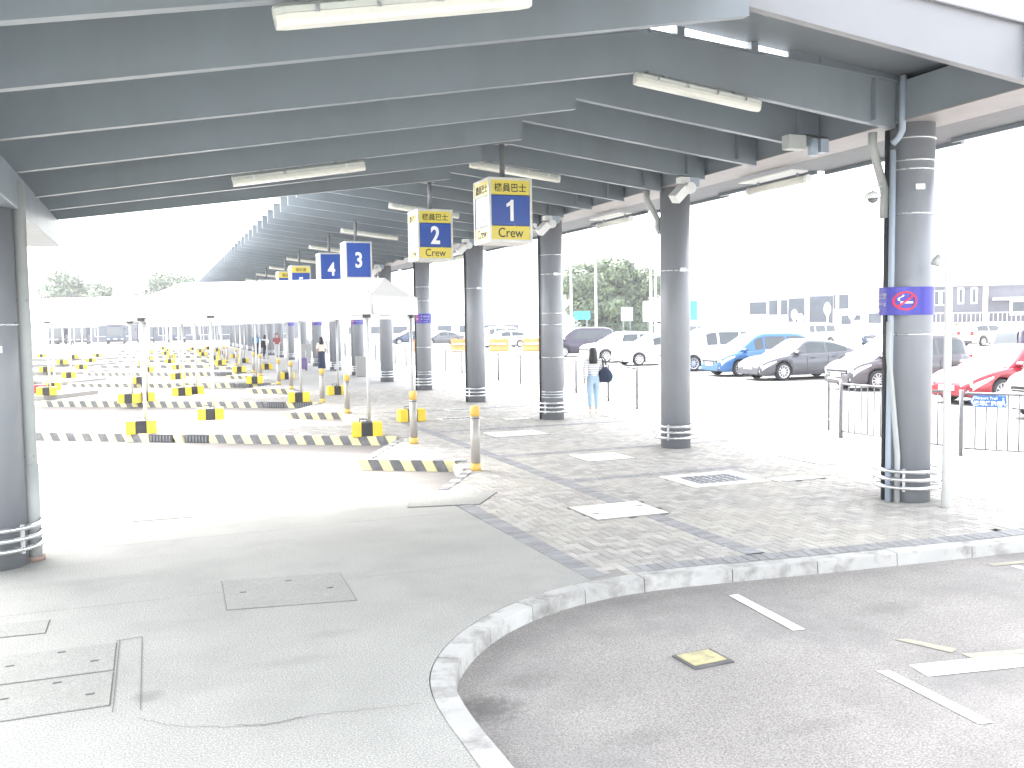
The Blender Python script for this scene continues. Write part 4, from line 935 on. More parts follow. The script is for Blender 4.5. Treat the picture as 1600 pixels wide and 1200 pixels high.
def tent(cx, cy, label, w=4.9, d=2.7, detail=True, blocks=True, bl='', rz=PROT):
    t = thing('marquee_tent', label, 'tent', (cx, cy, 0), rz, 'white tents standing on the bus platforms')
    z0, z1, z2 = 2.36, 2.74, 3.12
    key = (w, d)
    if key not in tent_me:
        me = hip_roof(w + 0.24, d + 0.24, z0, z1, z2, 0.22).mesh('fabric_roof', M['fabric']); tent_me[key] = me
        bm = bmesh.new(); bm.from_mesh(me); bmesh.ops.recalc_face_normals(bm, faces=bm.faces); bm.to_mesh(me); bm.free()
        tent_me['post'] = MB().cyl((0, 0), 0.036, 0.0, 2.42, 10).mesh('post', M['tent_frame'])
        tent_me['beamx'] = MB().box((0, 0, 0), (w, 0.045, 0.07)).mesh('roof_bar', M['tent_frame']); tent_me['beamy'] = MB().box((0, 0, 0), (0.045, d, 0.07)).mesh('roof_bar', M['tent_frame'])
        tent_me['foot'] = MB().box((0, 0, 0.01), (0.2, 0.2, 0.02)).mesh('foot_plate', M['galv'])
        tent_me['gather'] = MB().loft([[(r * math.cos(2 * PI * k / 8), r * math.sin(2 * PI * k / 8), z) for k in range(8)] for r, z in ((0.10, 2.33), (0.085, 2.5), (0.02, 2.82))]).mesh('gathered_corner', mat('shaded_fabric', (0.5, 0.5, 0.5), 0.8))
        tent_me['joint'] = MB().box((0, 0, 0), (0.12, 0.12, 0.14)).mesh('frame_joint', M['iron'])
    link(tent_me[key], 'fabric_roof', t)
    for i, (sx, sy) in enumerate(((-1, -1), (1, -1), (1, 1), (-1, 1))):
        o = link(tent_me['post'], 'post', t); o.location = (sx * w / 2, sy * d / 2, 0)
        if detail:
            f = link(tent_me['foot'], 'foot_plate', o)
            jn = link(tent_me['joint'], 'frame_joint', o); jn.location = (0, 0, 2.36)
    for sy in (-1, 1):
        o = link(tent_me['beamx'], 'roof_bar', t); o.location = (0, sy * (d / 2 - 0.03), 2.30); o.scale = (1, 1, 1)
    for sx in (-1, 1):
        o = link(tent_me['beamy'], 'roof_bar', t); o.location = (sx * (w / 2 - 0.03), 0, 2.30)
    if detail:
        o = link(tent_me['gather'], 'gathered_corner', t); o.location = (w / 2 + 0.05, -d / 2 - 0.02, 0.02)
    if blocks:
        c, s = math.cos(rz), math.sin(rz)
        for (sx, sy, nm, dr) in ((-1, -1, 'front left', 0.05), (1, -1, 'front right', -0.12), (1, 1, 'back right', 0.1), (-1, 1, 'back left', 0.0)):
            lx, ly = sx * w / 2 + 0.02, sy * d / 2 - 0.18
            ballast(cx + lx * c - ly * s, cy + lx * s + ly * c, rz + 0.5 + dr, f'ballast block at the {nm} post of the {bl}')
    return t
def tent_center(k, off=2.1): 
    v, u = -5.66, 11.91 - 8.7 + LONG_U[k]; return W(u, v)
x, y = tent_center(0); tent(x, y, 'nearest white tent with a hipped fabric roof, in front of the column row', bl='nearest white tent')
for k in range(1, 9):
    x, y = tent_center(k)
    tent(x + (0.0 if k % 2 else -0.25), y, f'{NUM[k]} white tent back from the nearest one on the column side', detail=k < 4, bl=f'{NUM[k]} tent on the column side')
# left-hand tents
for k, (a, b) in enumerate(lplats):
    cx, cy = a[0] + EV[0] * 4.2 + NV[0] * 1.4, a[1] + EV[1] * 4.2 + NV[1] * 1.4
    tent(cx, cy, f'{NUM[k]} white tent on the far left platforms counted from the camera', detail=False, bl=f'{NUM[k]} far left tent')
# a tent further left on the second platform of the column side
l0, l1 = plats[1][2], plats[1][3]
tent(l1[0] - EV[0] * 0.7 + NV[0] * 1.2, l1[1] - EV[1] * 0.7 + NV[1] * 1.2, 'wide white tent at left behind the pale downpipe', detail=True, bl='wide tent at left behind the downpipe')
# extra blocks
for (x, y, lab) in ((-4.2, 35.2, 'yellow ballast block standing first in the line at far left'), (-3.75, 35.4, 'red painted ballast block between two yellow ones at far left')):
    o = ballast(x, y, PROT + 0.4, lab)
for ch in o.children:
    if ch.name.startswith('painted_section'):
        ch.data = ch.data.copy(); ch.data.materials[0] = M['red']

# ================================================================== RAILINGS
def railing(P, label, individual=True, group=None, sections=None, h=1.0, pitch=0.145):
    # P: list of post positions; one thing with posts, rails and bars
    t = thing('pedestrian_railing', label, 'railing', (P[0][0], P[0][1], 0), 0, group); ox, oy = P[0]
    post = MB().cyl((0, 0), 0.032, 0.0, h, 12).mesh('post', M['rail'])
    for p in P:
        o = link(post, 'post', t); o.location = (p[0] - ox, p[1] - oy, 0)
    bar = MB().cyl((0, 0), 0.0115, 0.12, h - 0.06, 6).mesh('bar', M['rail'])
    allb = MB()
    for a, b in zip(P, P[1:]):
        L = math.hypot(b[0] - a[0], b[1] - a[1]); dx, dy = (b[0] - a[0]) / L, (b[1] - a[1]) / L
        q0 = (a[0] - ox + dx * 0.05, a[1] - oy + dy * 0.05); q1 = (b[0] - ox - dx * 0.05, b[1] - oy - dy * 0.05)
        for z in (h - 0.05, 0.12):
            MB().tube([(*q0, z), (*q1, z)], 0.02 if z > 0.5 else 0.014, 8).build('rail', M['rail'], t)
        n = int((L - 0.1) / pitch)
        for j in range(1, n):
            x, y = q0[0] + (q1[0] - q0[0]) * j / n, q0[1] + (q1[1] - q0[1]) * j / n
            if individual: o = link(bar, 'bar', t); o.location = (x, y, 0)
            else: allb.tube([(x, y, 0.12), (x, y, h - 0.06)], 0.010, 4, cap=False)
    if not individual: tag(allb.build('bars', M['rail'], t), kind='stuff')
    return t
railing([(11.58, 10.78), (12.55, 9.35), (13.6, 7.8)], 'galvanised railing with vertical bars carrying the blue direction sign', h=1.02)
railing([(11.49, 13.36), (11.60, 11.05)], 'short galvanised railing panel behind the nearest column', h=1.02)
t = thing('hoop_railing', 'galvanised hoop at the end of the railing by the open crossing', 'railing', (12.0, 13.9, 0))
MB().tube([(-0.5, -0.55, 0.10), (-0.5, -0.55, 0.0)], 0.03, 8).build('foot', M['rail'], t)
hp = [(0.03, 0.42, 0.0), (0.05, 0.45, 0.86), (0.0, 0.40, 0.98), (-0.12, 0.25, 1.03), (-0.42, -0.42, 1.03), (-0.5, -0.55, 0.95), (-0.5, -0.55, 0.0)]
MB().tube(hp, 0.024, 10).build('hoop', M['rail'], t); MB().tube([(0.04, 0.43, 0.22), (-0.5, -0.55, 0.22)], 0.014, 8).build('rail', M['rail'], t)
FP = [(10.95, 19.9), (11.40, 22.3), (11.85, 25.3), (11.95, 28.0), (12.0, 30.2), (12.02, 32.5), (12.05, 34.8), (12.1, 37.1), (12.1, 39.4), (12.1, 41.7), (12.1, 44.0)]
railing(FP[:6], 'galvanised railing between the walkway and the car park, nearer half', individual=False, h=1.05)
railing(FP[5:] + [(12.1, 46.3 + 2.3 * k) for k in range(16)], 'galvanised railing between the walkway and the car park, farther half', individual=False, h=1.05)
# blue direction sign on the railing
A_, B_ = Vector((11.62, 10.72)), Vector((12.33, 9.67)); d = (B_ - A_).normalized(); ang = math.atan2(d.y, d.x)
c = A_ + d * 0.30; nv = Vector((-d.y, d.x)); nv = nv if nv.dot(Vector((0, 0)) - c) > 0 else -nv
t = thing('direction_sign', 'blue arrow shaped direction sign with white lettering fixed to the railing', 'sign', (c.x + nv.x * 0.04, c.y + nv.y * 0.04, 0.86), ang); t.scale = (0.58, 1, 0.62)
fy = -0.008 if True else 0.008
MB().prism([(-0.43, 0.0), (-0.35, -0.14), (0.43, -0.14), (0.43, 0.14), (-0.35, 0.14)], -0.008, 0.008).build('plate', M['sign_blue'], t).rotation_euler = (PI / 2, 0, 0)
ch = MB().add([(-0.405, 0, 0), (-0.325, -0.12, 0), (-0.285, -0.12, 0), (-0.365, 0, 0), (-0.285, 0.12, 0), (-0.325, 0.12, 0)], [(0, 1, 2, 3), (0, 3, 4, 5)]).build('arrow_chevron', M['letter'], t); ch.rotation_euler = (PI / 2, 0, 0); ch.location = (0, -0.0105, 0)
put_text(text_mesh('Airport Trail', 0.10, M['letter'], 'lettering', 0.001), 'lettering', t, (-0.04, -0.011, 0.07)); put_text(text_mesh('機場緩跑徑', 0.135, M['letter'], 'lettering', 0.002), 'lettering', t, (0.0, -0.011, -0.05))
wk = MB().prism([(-0.02, 0.05), (0.012, 0.05), (0.03, -0.02), (0.055, -0.10), (0.03, -0.10), (0.0, -0.03), (-0.04, -0.10), (-0.062, -0.10), (-0.02, -0.01)], 0, 0.002); wk.add([(0.0 + 0.02 * math.cos(2 * PI * k / 10), 0.08 + 0.02 * math.sin(2 * PI * k / 10), 0.002) for k in range(10)], [tuple(range(10))])
w_ = wk.build('walking_figure', M['letter'], t); w_.rotation_euler = (PI / 2, 0, 0); w_.location = (0.36, -0.010, 0)

# ================================================================== VEHICLES
def interp(P, x):
    for (x0, y0), (x1, y1) in zip(P, P[1:]):
        if x <= x1: return y0 + (y1 - y0) * (x - x0) / (x1 - x0) if x1 > x0 else y1
    return P[-1][1]
def smoothp(P, x):      # monotone-ish smooth interpolation
    n = len(P)
    if x <= P[0][0]: return P[0][1]
    for i in range(n - 1):
        if x <= P[i + 1][0]:
            x0, y0 = P[i]; x1, y1 = P[i + 1]; t = (x - x0) / (x1 - x0)
            m0 = (P[i + 1][1] - P[max(i - 1, 0)][1]) / max(1e-6, P[i + 1][0] - P[max(i - 1, 0)][0]); m1 = (P[min(i + 2, n - 1)][1] - y0) / max(1e-6, P[min(i + 2, n - 1)][0] - x0)
            h = x1 - x0; t2, t3 = t * t, t ** 3
            return y0 * (2 * t3 - 3 * t2 + 1) + m0 * h * (t3 - 2 * t2 + t) + y1 * (-2 * t3 + 3 * t2) + m1 * h * (t3 - t2)
    return P[-1][1]
CAR = {   # x forward; length L, half width W, wheel positions, wheel radius, belt/hood line, greenhouse line (x,z), glass cuts
 'sedan': dict(L=4.75, W=0.91, xf=1.42, xr=-1.40, R=0.335, top=[(-2.37, 0.72), (-2.25, 0.98), (-1.5, 1.02), (-0.6, 0.985), (0.85, 0.95), (1.6, 0.86), (2.1, 0.72), (2.32, 0.58), (2.37, 0.45)],
               roof=[(-2.0, 1.02), (-1.55, 1.22), (-0.95, 1.42), (-0.2, 1.49), (0.25, 1.47), (0.7, 1.22), (1.15, 0.95)], ws=(0.24, 1.08), rw=(-1.9, -1.05), side=[(-1.5, -0.62), (-0.50, 0.34)]),
 'hatch': dict(L=4.35, W=0.89, xf=1.30, xr=-1.35, R=0.325, top=[(-2.17, 0.70), (-2.10, 0.98), (-1.2, 1.02), (0.9, 0.97), (1.55, 0.90), (1.95, 0.76), (2.12, 0.60), (2.17, 0.45)],
               roof=[(-2.08, 1.02), (-1.95, 1.30), (-1.5, 1.50), (-0.3, 1.56), (0.2, 1.53), (0.75, 1.25), (1.25, 0.96)], ws=(0.22, 1.2), rw=(-2.05, -1.75), side=[(-1.75, -0.60), (-0.48, 0.42)]),
 'mpv': dict(L=4.55, W=0.90, xf=1.38, xr=-1.36, R=0.325, top=[(-2.27, 0.70), (-2.22, 1.00), (-1.0, 1.04), (1.0, 1.0), (1.65, 0.92), (2.05, 0.80), (2.22, 0.62), (2.27, 0.45)],
             roof=[(-2.22, 1.02), (-2.12, 1.45), (-1.8, 1.66), (-0.5, 1.72), (0.3, 1.68), (0.9, 1.36), (1.5, 0.98)], ws=(0.34, 1.44), rw=(-2.2, -2.0), side=[(-1.95, -0.95), (-0.84, 0.12), (0.22, 0.62)]),
 'van': dict(L=4.85, W=0.92, xf=1.50, xr=-1.45, R=0.345, top=[(-2.42, 0.72), (-2.38, 1.08), (-1.0, 1.10), (1.2, 1.07), (1.8, 1.0), (2.2, 0.88), (2.38, 0.66), (2.42, 0.48)],
             roof=[(-2.38, 1.1), (-2.28, 1.6), (-2.05, 1.82), (-0.5, 1.89), (0.5, 1.86), (1.0, 1.62), (1.75, 1.06)], ws=(0.55, 1.68), rw=(-2.36, -2.15), side=[(-2.1, -1.1), (-0.98, 0.08), (0.2, 0.75)]),
 'suv': dict(L=4.6, W=0.93, xf=1.38, xr=-1.38, R=0.36, top=[(-2.3, 0.78), (-2.25, 1.08), (-1.0, 1.10), (0.8, 1.08), (1.6, 1.02), (2.08, 0.92), (2.25, 0.7), (2.3, 0.5)],
             roof=[(-2.22, 1.1), (-2.05, 1.4), (-1.7, 1.6), (-0.4, 1.68), (0.1, 1.65), (0.65, 1.38), (1.1, 1.08)], ws=(0.12, 1.05), rw=(-2.2, -1.9), side=[(-1.85, -0.80), (-0.68, 0.30)]),
}
wheel_me = {}
def wheel(R):
    key = round(R, 3)
    if key in wheel_me: return wheel_me[key]
    n = 24; w = 0.20
    tyre = MB().loft([[(r * math.cos(2 * PI * k / n), y, r * math.sin(2 * PI * k / n)) for k in range(n)] for r, y in ((R * 0.70, -w / 2), (R * 0.95, -w / 2), (R, -w / 2 + 0.03), (R, w / 2 - 0.03), (R * 0.95, w / 2), (R * 0.70, w / 2), (R * 0.66, w / 2 - 0.02))], caps=False).mesh('tyre', M['rubber'])
    rim = MB()
    rim.loft([[(r * math.cos(2 * PI * k / n), y, r * math.sin(2 * PI * k / n)) for k in range(n)] for r, y in ((R * 0.71, w / 2 + 0.002), (R * 0.64, w / 2 + 0.002), (R * 0.62, w / 2 - 0.05))], caps=False)
    for k in range(10):
        a = 2 * PI * k / 10; c, s = math.cos(a), math.sin(a); tx, tz = -s, c
        pts = []
        for r, hw, y in ((R * 0.10, 0.022, w / 2 - 0.012), (R * 0.64, 0.016, w / 2 - 0.004)):
            pts.append(((r * c - tx * hw, y, r * s - tz * hw), (r * c + tx * hw, y, r * s + tz * hw)))
        rim.add([pts[0][0], pts[0][1], pts[1][1], pts[1][0], (pts[0][0][0], w / 2 - 0.05, pts[0][0][2]), (pts[0][1][0], w / 2 - 0.05, pts[0][1][2]), (pts[1][1][0], w / 2 - 0.05, pts[1][1][2]), (pts[1][0][0], w / 2 - 0.05, pts[1][0][2])], [(3, 2, 1, 0), (0, 1, 5, 4), (1, 2, 6, 5), (2, 3, 7, 6), (3, 0, 4, 7)])
    rim.tube([(0, w / 2 - 0.05, 0), (0, w / 2 + 0.004, 0)], R * 0.13, 12)
    rim = rim.mesh('rim', M['alloy'])
    bk = MB().add([(R * 0.66 * math.cos(2 * PI * k / n), w / 2 - 0.055, R * 0.66 * math.sin(2 * PI * k / n)) for k in range(n)], [tuple(range(n))]).mesh('brake_disc', M['blacktrim'])
    wheel_me[key] = (tyre, rim, bk); return wheel_me[key]
car_proto = {}
def make_car(kind, paint, grille='bar'):
    S = CAR[kind]; L, Wd, R = S['L'], S['W'], S['R']
    t = thing('parked_car', '', 'car', (0, 0, 0))
    xs = sorted(set([-L / 2, -L / 2 + 0.04, -L / 2 + 0.12] + [-L / 2 + L * k / 30 for k in range(31)] + [S[w] + R * 1.17 * q for w in ('xf', 'xr') for q in (-1, -0.98, -0.9, -0.75, -0.5, -0.25, 0, 0.25, 0.5, 0.75, 0.9, 0.98, 1)] + [L / 2 - 0.04, L / 2 - 0.12]))
    def plan(x):          # half width in plan
        e = (abs(x) - (L / 2 - 0.75)) / 0.75
        return Wd - (0.0 if e <= 0 else (0.27 if x > 0 else 0.17) * Wd * e ** 2.2)
    sill = 0.20
    def zlow(x):
        z = sill + 0.05 * max(0, (abs(x) - L / 2 + 0.5) / 0.5) ** 2
        for w in ('xf', 'xr'):
            q = (x - S[w]) / (R * 1.17)
            if abs(q) < 1: z = max(z, R + R * 1.17 * math.sqrt(1 - q * q) * 0.97)
        return z
    rings = []
    for x in xs:
        w = plan(x); zt_ = smoothp(S['top'], x); zl = min(zlow(x), zt_ - 0.06); mid = zl + (zt_ - zl) * 0.55
        end = abs(x) > L / 2 - 0.05
        k = 0.90 if end else 1.0; rings.append([(x, -w * 0.93 * k, zl), (x, -w * k, zl + (mid - zl) * 0.45), (x, -w * 0.998 * k, mid), (x, -w * 0.975 * k, zt_ - 0.10 * (zt_ - mid)), (x, -w * 0.88 * k, zt_), (x, -w * 0.45, zt_ + 0.035), (x, 0, zt_ + 0.045),
                      (x, w * 0.45, zt_ + 0.035), (x, w * 0.88 * k, zt_), (x, w * 0.975 * k, zt_ - 0.10 * (zt_ - mid)), (x, w * 0.998 * k, mid), (x, w * k, zl + (mid - zl) * 0.45), (x, w * 0.93 * k, zl)])
    body = MB().loft(rings, smooth=True, caps=True, closed=False).build('body', M[paint], t, fix=True)
    # dark underbody and wheel wells
    MB().box((0, 0, 0.36), (L - 0.5, Wd * 1.5, 0.34)).build('underbody', M['blacktrim'], t)
    # greenhouse
    rf = S['roof']; gx = [rf[0][0] + (rf[-1][0] - rf[0][0]) * k / 22 for k in range(23)]
    def sec(x):
        zr = smoothp(rf, x); zb_ = smoothp(S['top'], x) - 0.02; f = max(0.0, min(1.0, (zr - zb_) / 0.5)); wb = plan(x) * 0.90; wr = wb - (0.20 * Wd) * f
        return zr, zb_, wb, wr
    rg = []
    for x in gx:
        zr, zb_, wb, wr = sec(x); zr = max(zr, zb_ + 0.01)
        rg.append([(x, -wb, zb_), (x, -(wb * 0.3 + wr * 0.7), zb_ + (zr - zb_) * 0.72), (x, -wr, zr - 0.06 * min(1, (zr - zb_) / 0.3)), (x, -wr * 0.8, zr), (x, 0, zr + 0.02), (x, wr * 0.8, zr), (x, wr, zr - 0.06 * min(1, (zr - zb_) / 0.3)), (x, wb * 0.3 + wr * 0.7, zb_ + (zr - zb_) * 0.72), (x, wb, zb_)])
    MB().loft(rg, smooth=True, caps=True, closed=False).build('roof', M[paint], t, fix=True)
    def sidept(x, f, s, off=0.006):      # f: 0 belt .. 1 roof edge
        zr, zb_, wb, wr = sec(x); h = zr - zb_
        f2 = 0.06 + f * 0.72
        wx = wb + (wb * 0.3 + wr * 0.7 - wb) * min(f2, 0.72) / 0.72 if f2 < 0.72 else (wb * 0.3 + wr * 0.7) + (wr - (wb * 0.3 + wr * 0.7)) * (f2 - 0.72) / 0.2
        return (x, s * (wx + off), zb_ + h * f2)
    for s in (-1, 1):
        for (a, b) in S['side']:
            m = MB(); n = 8
            for j in range(n + 1):
                x = a + (b - a) * j / n
                if j == 0: pass
                m.v.append(sidept(x, 0.05, s)); m.v.append(sidept(x, 0.5, s)); m.v.append(sidept(x, 1.0, s))
            for j in range(n):
                for q in (0, 1): m.f.append((j * 3 + q, j * 3 + 3 + q, j * 3 + 4 + q, j * 3 + 1 + q)); m.sm.append(True)
            m.build('side_window', M['glass'], t)
    def cross(a, b, nm, m='glass', wk=0.97):
        mm = MB(); n = 6
        for j in range(n + 1):
            x = a + (b - a) * j / n; zr, zb_, wb, wr = sec(x); zr = max(zr, zb_ + 0.01)
            for q in (-1, -0.5, 0, 0.5, 1): mm.v.append((x, q * wr * 0.80 * wk, zr + 0.008 + 0.02 * (1 - abs(q))))
        for j in range(n):
            for q in range(4): mm.f.append((j * 5 + q, j * 5 + q + 1, j * 5 + q + 6, j * 5 + q + 5)); mm.sm.append(True)
        mm.build(nm, M[m], t, fix=True)
    cross(S['ws'][0], S['ws'][1], 'windscreen'); cross(S['rw'][0], S['rw'][1], 'rear_window')
    # front end
    zh = smoothp(S['top'], L / 2 - 0.16)
    for s in (-1, 1):
        m = MB(); xa, xb = L / 2 - 0.62, L / 2 - 0.10
        for j in range(6):
            x = xa + (xb - xa) * j / 5; w = plan(x); z1 = smoothp(S['top'], x) - 0.03; hgt = 0.05 + 0.11 * j / 5
            m.v.append((x + 0.004, s * (w * 0.99 + 0.008), z1 - 0.05)); m.v.append((x + 0.004, s * (w * 1.0 + 0.008), z1 - 0.05 - hgt))
        for j in range(5): m.f.append((j * 2, j * 2 + 1, j * 2 + 3, j * 2 + 2)); m.sm.append(True)
        n0 = len(m.v); xq = L / 2 - 0.05; wq = plan(L / 2 - 0.1)
        m.add([(L / 2 - 0.10, s * (wq + 0.004), zh - 0.03), (L / 2 - 0.10, s * (wq + 0.004), zh - 0.19), (L / 2 + 0.0, s * wq * 0.60, zh - 0.19), (L / 2 + 0.0, s * wq * 0.60, zh - 0.07)], [(0, 1, 2, 3)])
        m.build('headlight', M['headlamp'], t, fix=True)
        MB().box((L / 2 - 0.06, s * wq * 0.78, 0.36), (0.06, 0.16, 0.08)).build('fog_lamp', M['headlamp'], t)
        MB().box((-L / 2 + 0.03, s * plan(-L / 2) * 0.80, smoothp(S['top'], -L / 2 + 0.12) - 0.12), (0.10, 0.26, 0.16 if kind in ('sedan', 'hatch') else 0.30)).build('tail_light', M['taillamp'], t, bevel=0.02)
        # mirrors
        xm = S['ws'][1] - 0.28; zr, zb_, wb, wr = sec(xm)
        MB().loft([[(xm + dx, s * (Wd * 0.97 + dy), zb_ + 0.09 + dz) for dx, dz in ((-0.09, -0.06), (0.06, -0.06), (0.09, 0.0), (0.04, 0.065), (-0.09, 0.065))] for dy in (-0.10, 0.02, 0.11)], smooth=False).build('mirror', M[paint], t, bevel=0.015, fix=True)
        for (a, b) in S['side'][:2]:
            x = b - 0.12; MB().box((x - 0.1, s * (plan(x) * 0.99 + 0.008), smoothp(S['top'], x) - 0.15), (0.20, 0.03, 0.035)).build('door_handle', M[paint], t)
            zz = smoothp(S['top'], b) - 0.1; MB().box((b + 0.05, s * (plan(b) * 0.997 + 0.002), 0.35 + (zz - 0.35) / 2), (0.012, 0.008, zz - 0.36)).build('door_gap', M['blacktrim'], t)
    xg = L / 2 + 0.008
    if grille == 'twin':
        for s in (-1, 1): MB().box((xg - 0.02, s * 0.17, zh - 0.16), (0.05, 0.27, 0.15)).build('grille', M['blacktrim'], t, bevel=0.03); MB().box((xg - 0.03, s * 0.17, zh - 0.16), (0.05, 0.31, 0.19)).build('grille_surround', M['chrome'], t, bevel=0.03)
    elif grille == 'none': pass
    else:
        MB().box((xg - 0.03, 0, zh - 0.15), (0.06, 1.05, 0.12)).build('grille', M['blacktrim'], t, bevel=0.02); MB().box((xg - 0.02, 0, zh - 0.09), (0.06, 1.02, 0.02)).build('grille_bar', M['chrome'], t); MB().box((xg - 0.02, 0, zh - 0.17), (0.06, 1.02, 0.016)).build('grille_bar', M['chrome'], t)
    MB().box((xg - 0.06, 0, 0.34), (0.10, 1.25, 0.17)).build('lower_intake', M['blacktrim'], t, bevel=0.02)
    MB().box((xg, 0, 0.50 if grille != 'none' else 0.44), (0.02, 0.50, 0.13)).build('number_plate', M['plate'], t)
    MB().box((-L / 2 - 0.005, 0, 0.72), (0.02, 0.48, 0.13)).build('number_plate', M['plate'], t); MB().box((-L / 2 + 0.05, 0, 0.34), (0.14, 1.3, 0.16)).build('rear_bumper_insert', M['blacktrim'], t, bevel=0.02)
    ty, ri, bk = wheel(R)
    for w in ('xf', 'xr'):
        for s in (-1, 1):
            h = bpy.data.objects.new('wheel', None); COL.objects.link(h); h.parent = t; h.location = (S[w], s * (Wd - 0.125), R); h.rotation_euler = (0, 0, 0 if s > 0 else PI); h.empty_display_size = 0.1
            for me, nm in ((ty, 'tyre'), (ri, 'rim'), (bk, 'brake_disc')): link(me, nm, h)
    return t
HANG = math.atan2(HD[1], HD[0])
def place_car(kind, paint, wx, wy, label, grille='bar', heading=None, group='cars parked in the car park', by='wheel'):
    key = (kind, paint, grille)
    if key not in car_proto: o = car_proto[key] = make_car(kind, paint, grille)
    else: o = copy_tree(car_proto[key])
    h = HANG if heading is None else heading; S = CAR[kind]
    lx, ly = (S['xf'], S['W']) if by == 'wheel' else (0, 0)
    o.location = (wx - (lx * math.cos(h) - ly * math.sin(h)), wy - (lx * math.sin(h) + ly * math.cos(h)), -0.116); o.rotation_euler = (0, 0, h)
    tag(o, label, 'car', group); return o
place_car('mpv', 'p_grey', 20.85, 22.55, 'warm grey people carrier partly hidden by the nearest column', heading=math.radians(175))
place_car('sedan', 'p_silver', 21.59, 28.1, 'bronze grey saloon with twin grille and ten spoke wheels', 'twin')
place_car('mpv', 'p_blue', 21.77, 31.05, 'bright blue compact people carrier beside the bronze grey saloon')
place_car('van', 'p_white', 22.42, 35.5, 'white people carrier just right of the second column')
place_car('hatch', 'p_white', 23.0, 41.5, 'white hatchback with spoked wheels left of the second column', 'none')
place_car('suv', 'p_white', 23.2, 45.6, 'white car whose dark bumper shows behind the woman with the bag')
place_car('van', 'p_purple', 24.98, 55.1, 'dark plum people carrier just right of the third column')
place_car('sedan', 'p_red', 20.05, 17.35, 'red saloon with a smooth nose behind the direction sign', 'none')
place_car('van', 'p_white', 18.45, 13.55, 'white van cut off by the right picture edge')
place_car('van', 'p_purple', 31.5, 25.2, 'dark plum people carrier seen from behind between the grey one and the red saloon', heading=HANG + PI, by='c')
bgc = [('suv', 'p_navy', 56.0, 60.5, 'small navy car in the distance above the bronze saloon roof', HANG + 0.5), ('van', 'p_white', 50.5, 62.5, 'white van in the distance above the blue people carrier', HANG + 0.1), ('suv', 'p_beige', 60.0, 53.5, 'beige off-roader in the distance left of the nearest column', HANG + PI), ('sedan', 'p_white', 63.5, 58.5, 'white saloon in the distance beside the green bush', HANG + PI),
       ('van', 'p_white', 60.0, 36.0, 'white people carrier in the distance at the right picture edge', HANG + 0.2), ('sedan', 'p_navy', 58.0, 45.0, 'navy saloon far behind the nearest column', HANG), ('hatch', 'p_white', 29.5, 62.5, 'white hatchback behind the left part of the orange barriers', HANG), ('sedan', 'p_white', 31.0, 68.5, 'white saloon seen between the third and fourth columns', HANG), ('suv', 'p_white', 33.0, 74.5, 'white off-roader seen left of the fourth column', HANG),
       ('hatch', 'p_white', 30.5, 81.0, 'white hatchback far off left of the fourth column', HANG), ('van', 'p_white', 32.0, 87.5, 'white van far off between the fifth and sixth columns', HANG), ('sedan', 'p_silver', 29.0, 96.0, 'bronze grey saloon far off between the sixth and seventh columns', HANG), ('hatch', 'p_navy', 27.5, 104.0, 'navy hatchback far off between the seventh and eighth columns', HANG), ('suv', 'p_white', 44.0, 66.0, 'white off-roader in the distance right of the second column', HANG + 0.1),
       ('sedan', 'p_white', 39.5, 80.0, 'white saloon in the distance above the plum people carrier', HANG), ('van', 'p_white', 47.5, 77.0, 'white van in the distance under the big trees', HANG + 0.3)]
for kind, p, x, y, lab, h in bgc: place_car(kind, p, x, y, lab, heading=h, by='c', group='cars in the far part of the car park')

# ================================================================== ORANGE BARRIERS
def barrier_proto():
    t = thing('traffic_barrier', '', 'barrier', (0, 0, 0)); w, d, h = 1.5, 0.5, 1.0
    m = MB()
    prof = [(-0.25, 0.0), (-0.25, 0.12), (-0.12, 0.45), (-0.10, h), (0.10, h), (0.12, 0.45), (0.25, 0.12), (0.25, 0.0)]
    xs = [-0.75, -0.72, -0.36, -0.33, -0.05, 0.05, 0.33, 0.36, 0.72, 0.75]
    rings = []
    for i, x in enumerate(xs):
        k = 0.86 if i in (3, 4, 5, 6) and True else 1.0
        rings.append([(x, y * (0.82 if 0.2 < z < 0.95 and i in (2, 7, 4, 5) else 1), z) for y, z in prof])
    m.loft(rings, smooth=False).build('body', M['orange'], t, fix=True)
    for s in (-0.4, 0.4): MB().box((s, 0, h + 0.03), (0.26, 0.16, 0.08)).build('filler_cap', M['orange'], t, bevel=0.02)
    MB().box((0, -0.21, 0.62), (1.2, 0.05, 0.12)).build('reflective_strip', M['white'], t, bevel=0.01)
    for s in (-1, 1): MB().box((s * 0.45, 0, 0.02), (0.3, 0.56, 0.05)).build('foot', M['iron'], t)
    return t
bp2 = barrier_proto()
for k, (x, y, w_) in enumerate([(23.2, 71.5, 'left of the fourth column'), (25.75, 69.3, 'between the third and fourth columns'), (27.9, 67.6, 'touching the left side of the third column'), (20.9, 74.5, 'farthest to the left, beside the fifth column')]):
    o = bp2 if k == 0 else copy_tree(bp2); o.location = (x, y, -0.116); o.rotation_euler = (0, 0, -0.55)
    tag(o, 'orange plastic water filled barrier ' + w_, 'barrier', 'orange plastic barriers in the car park')

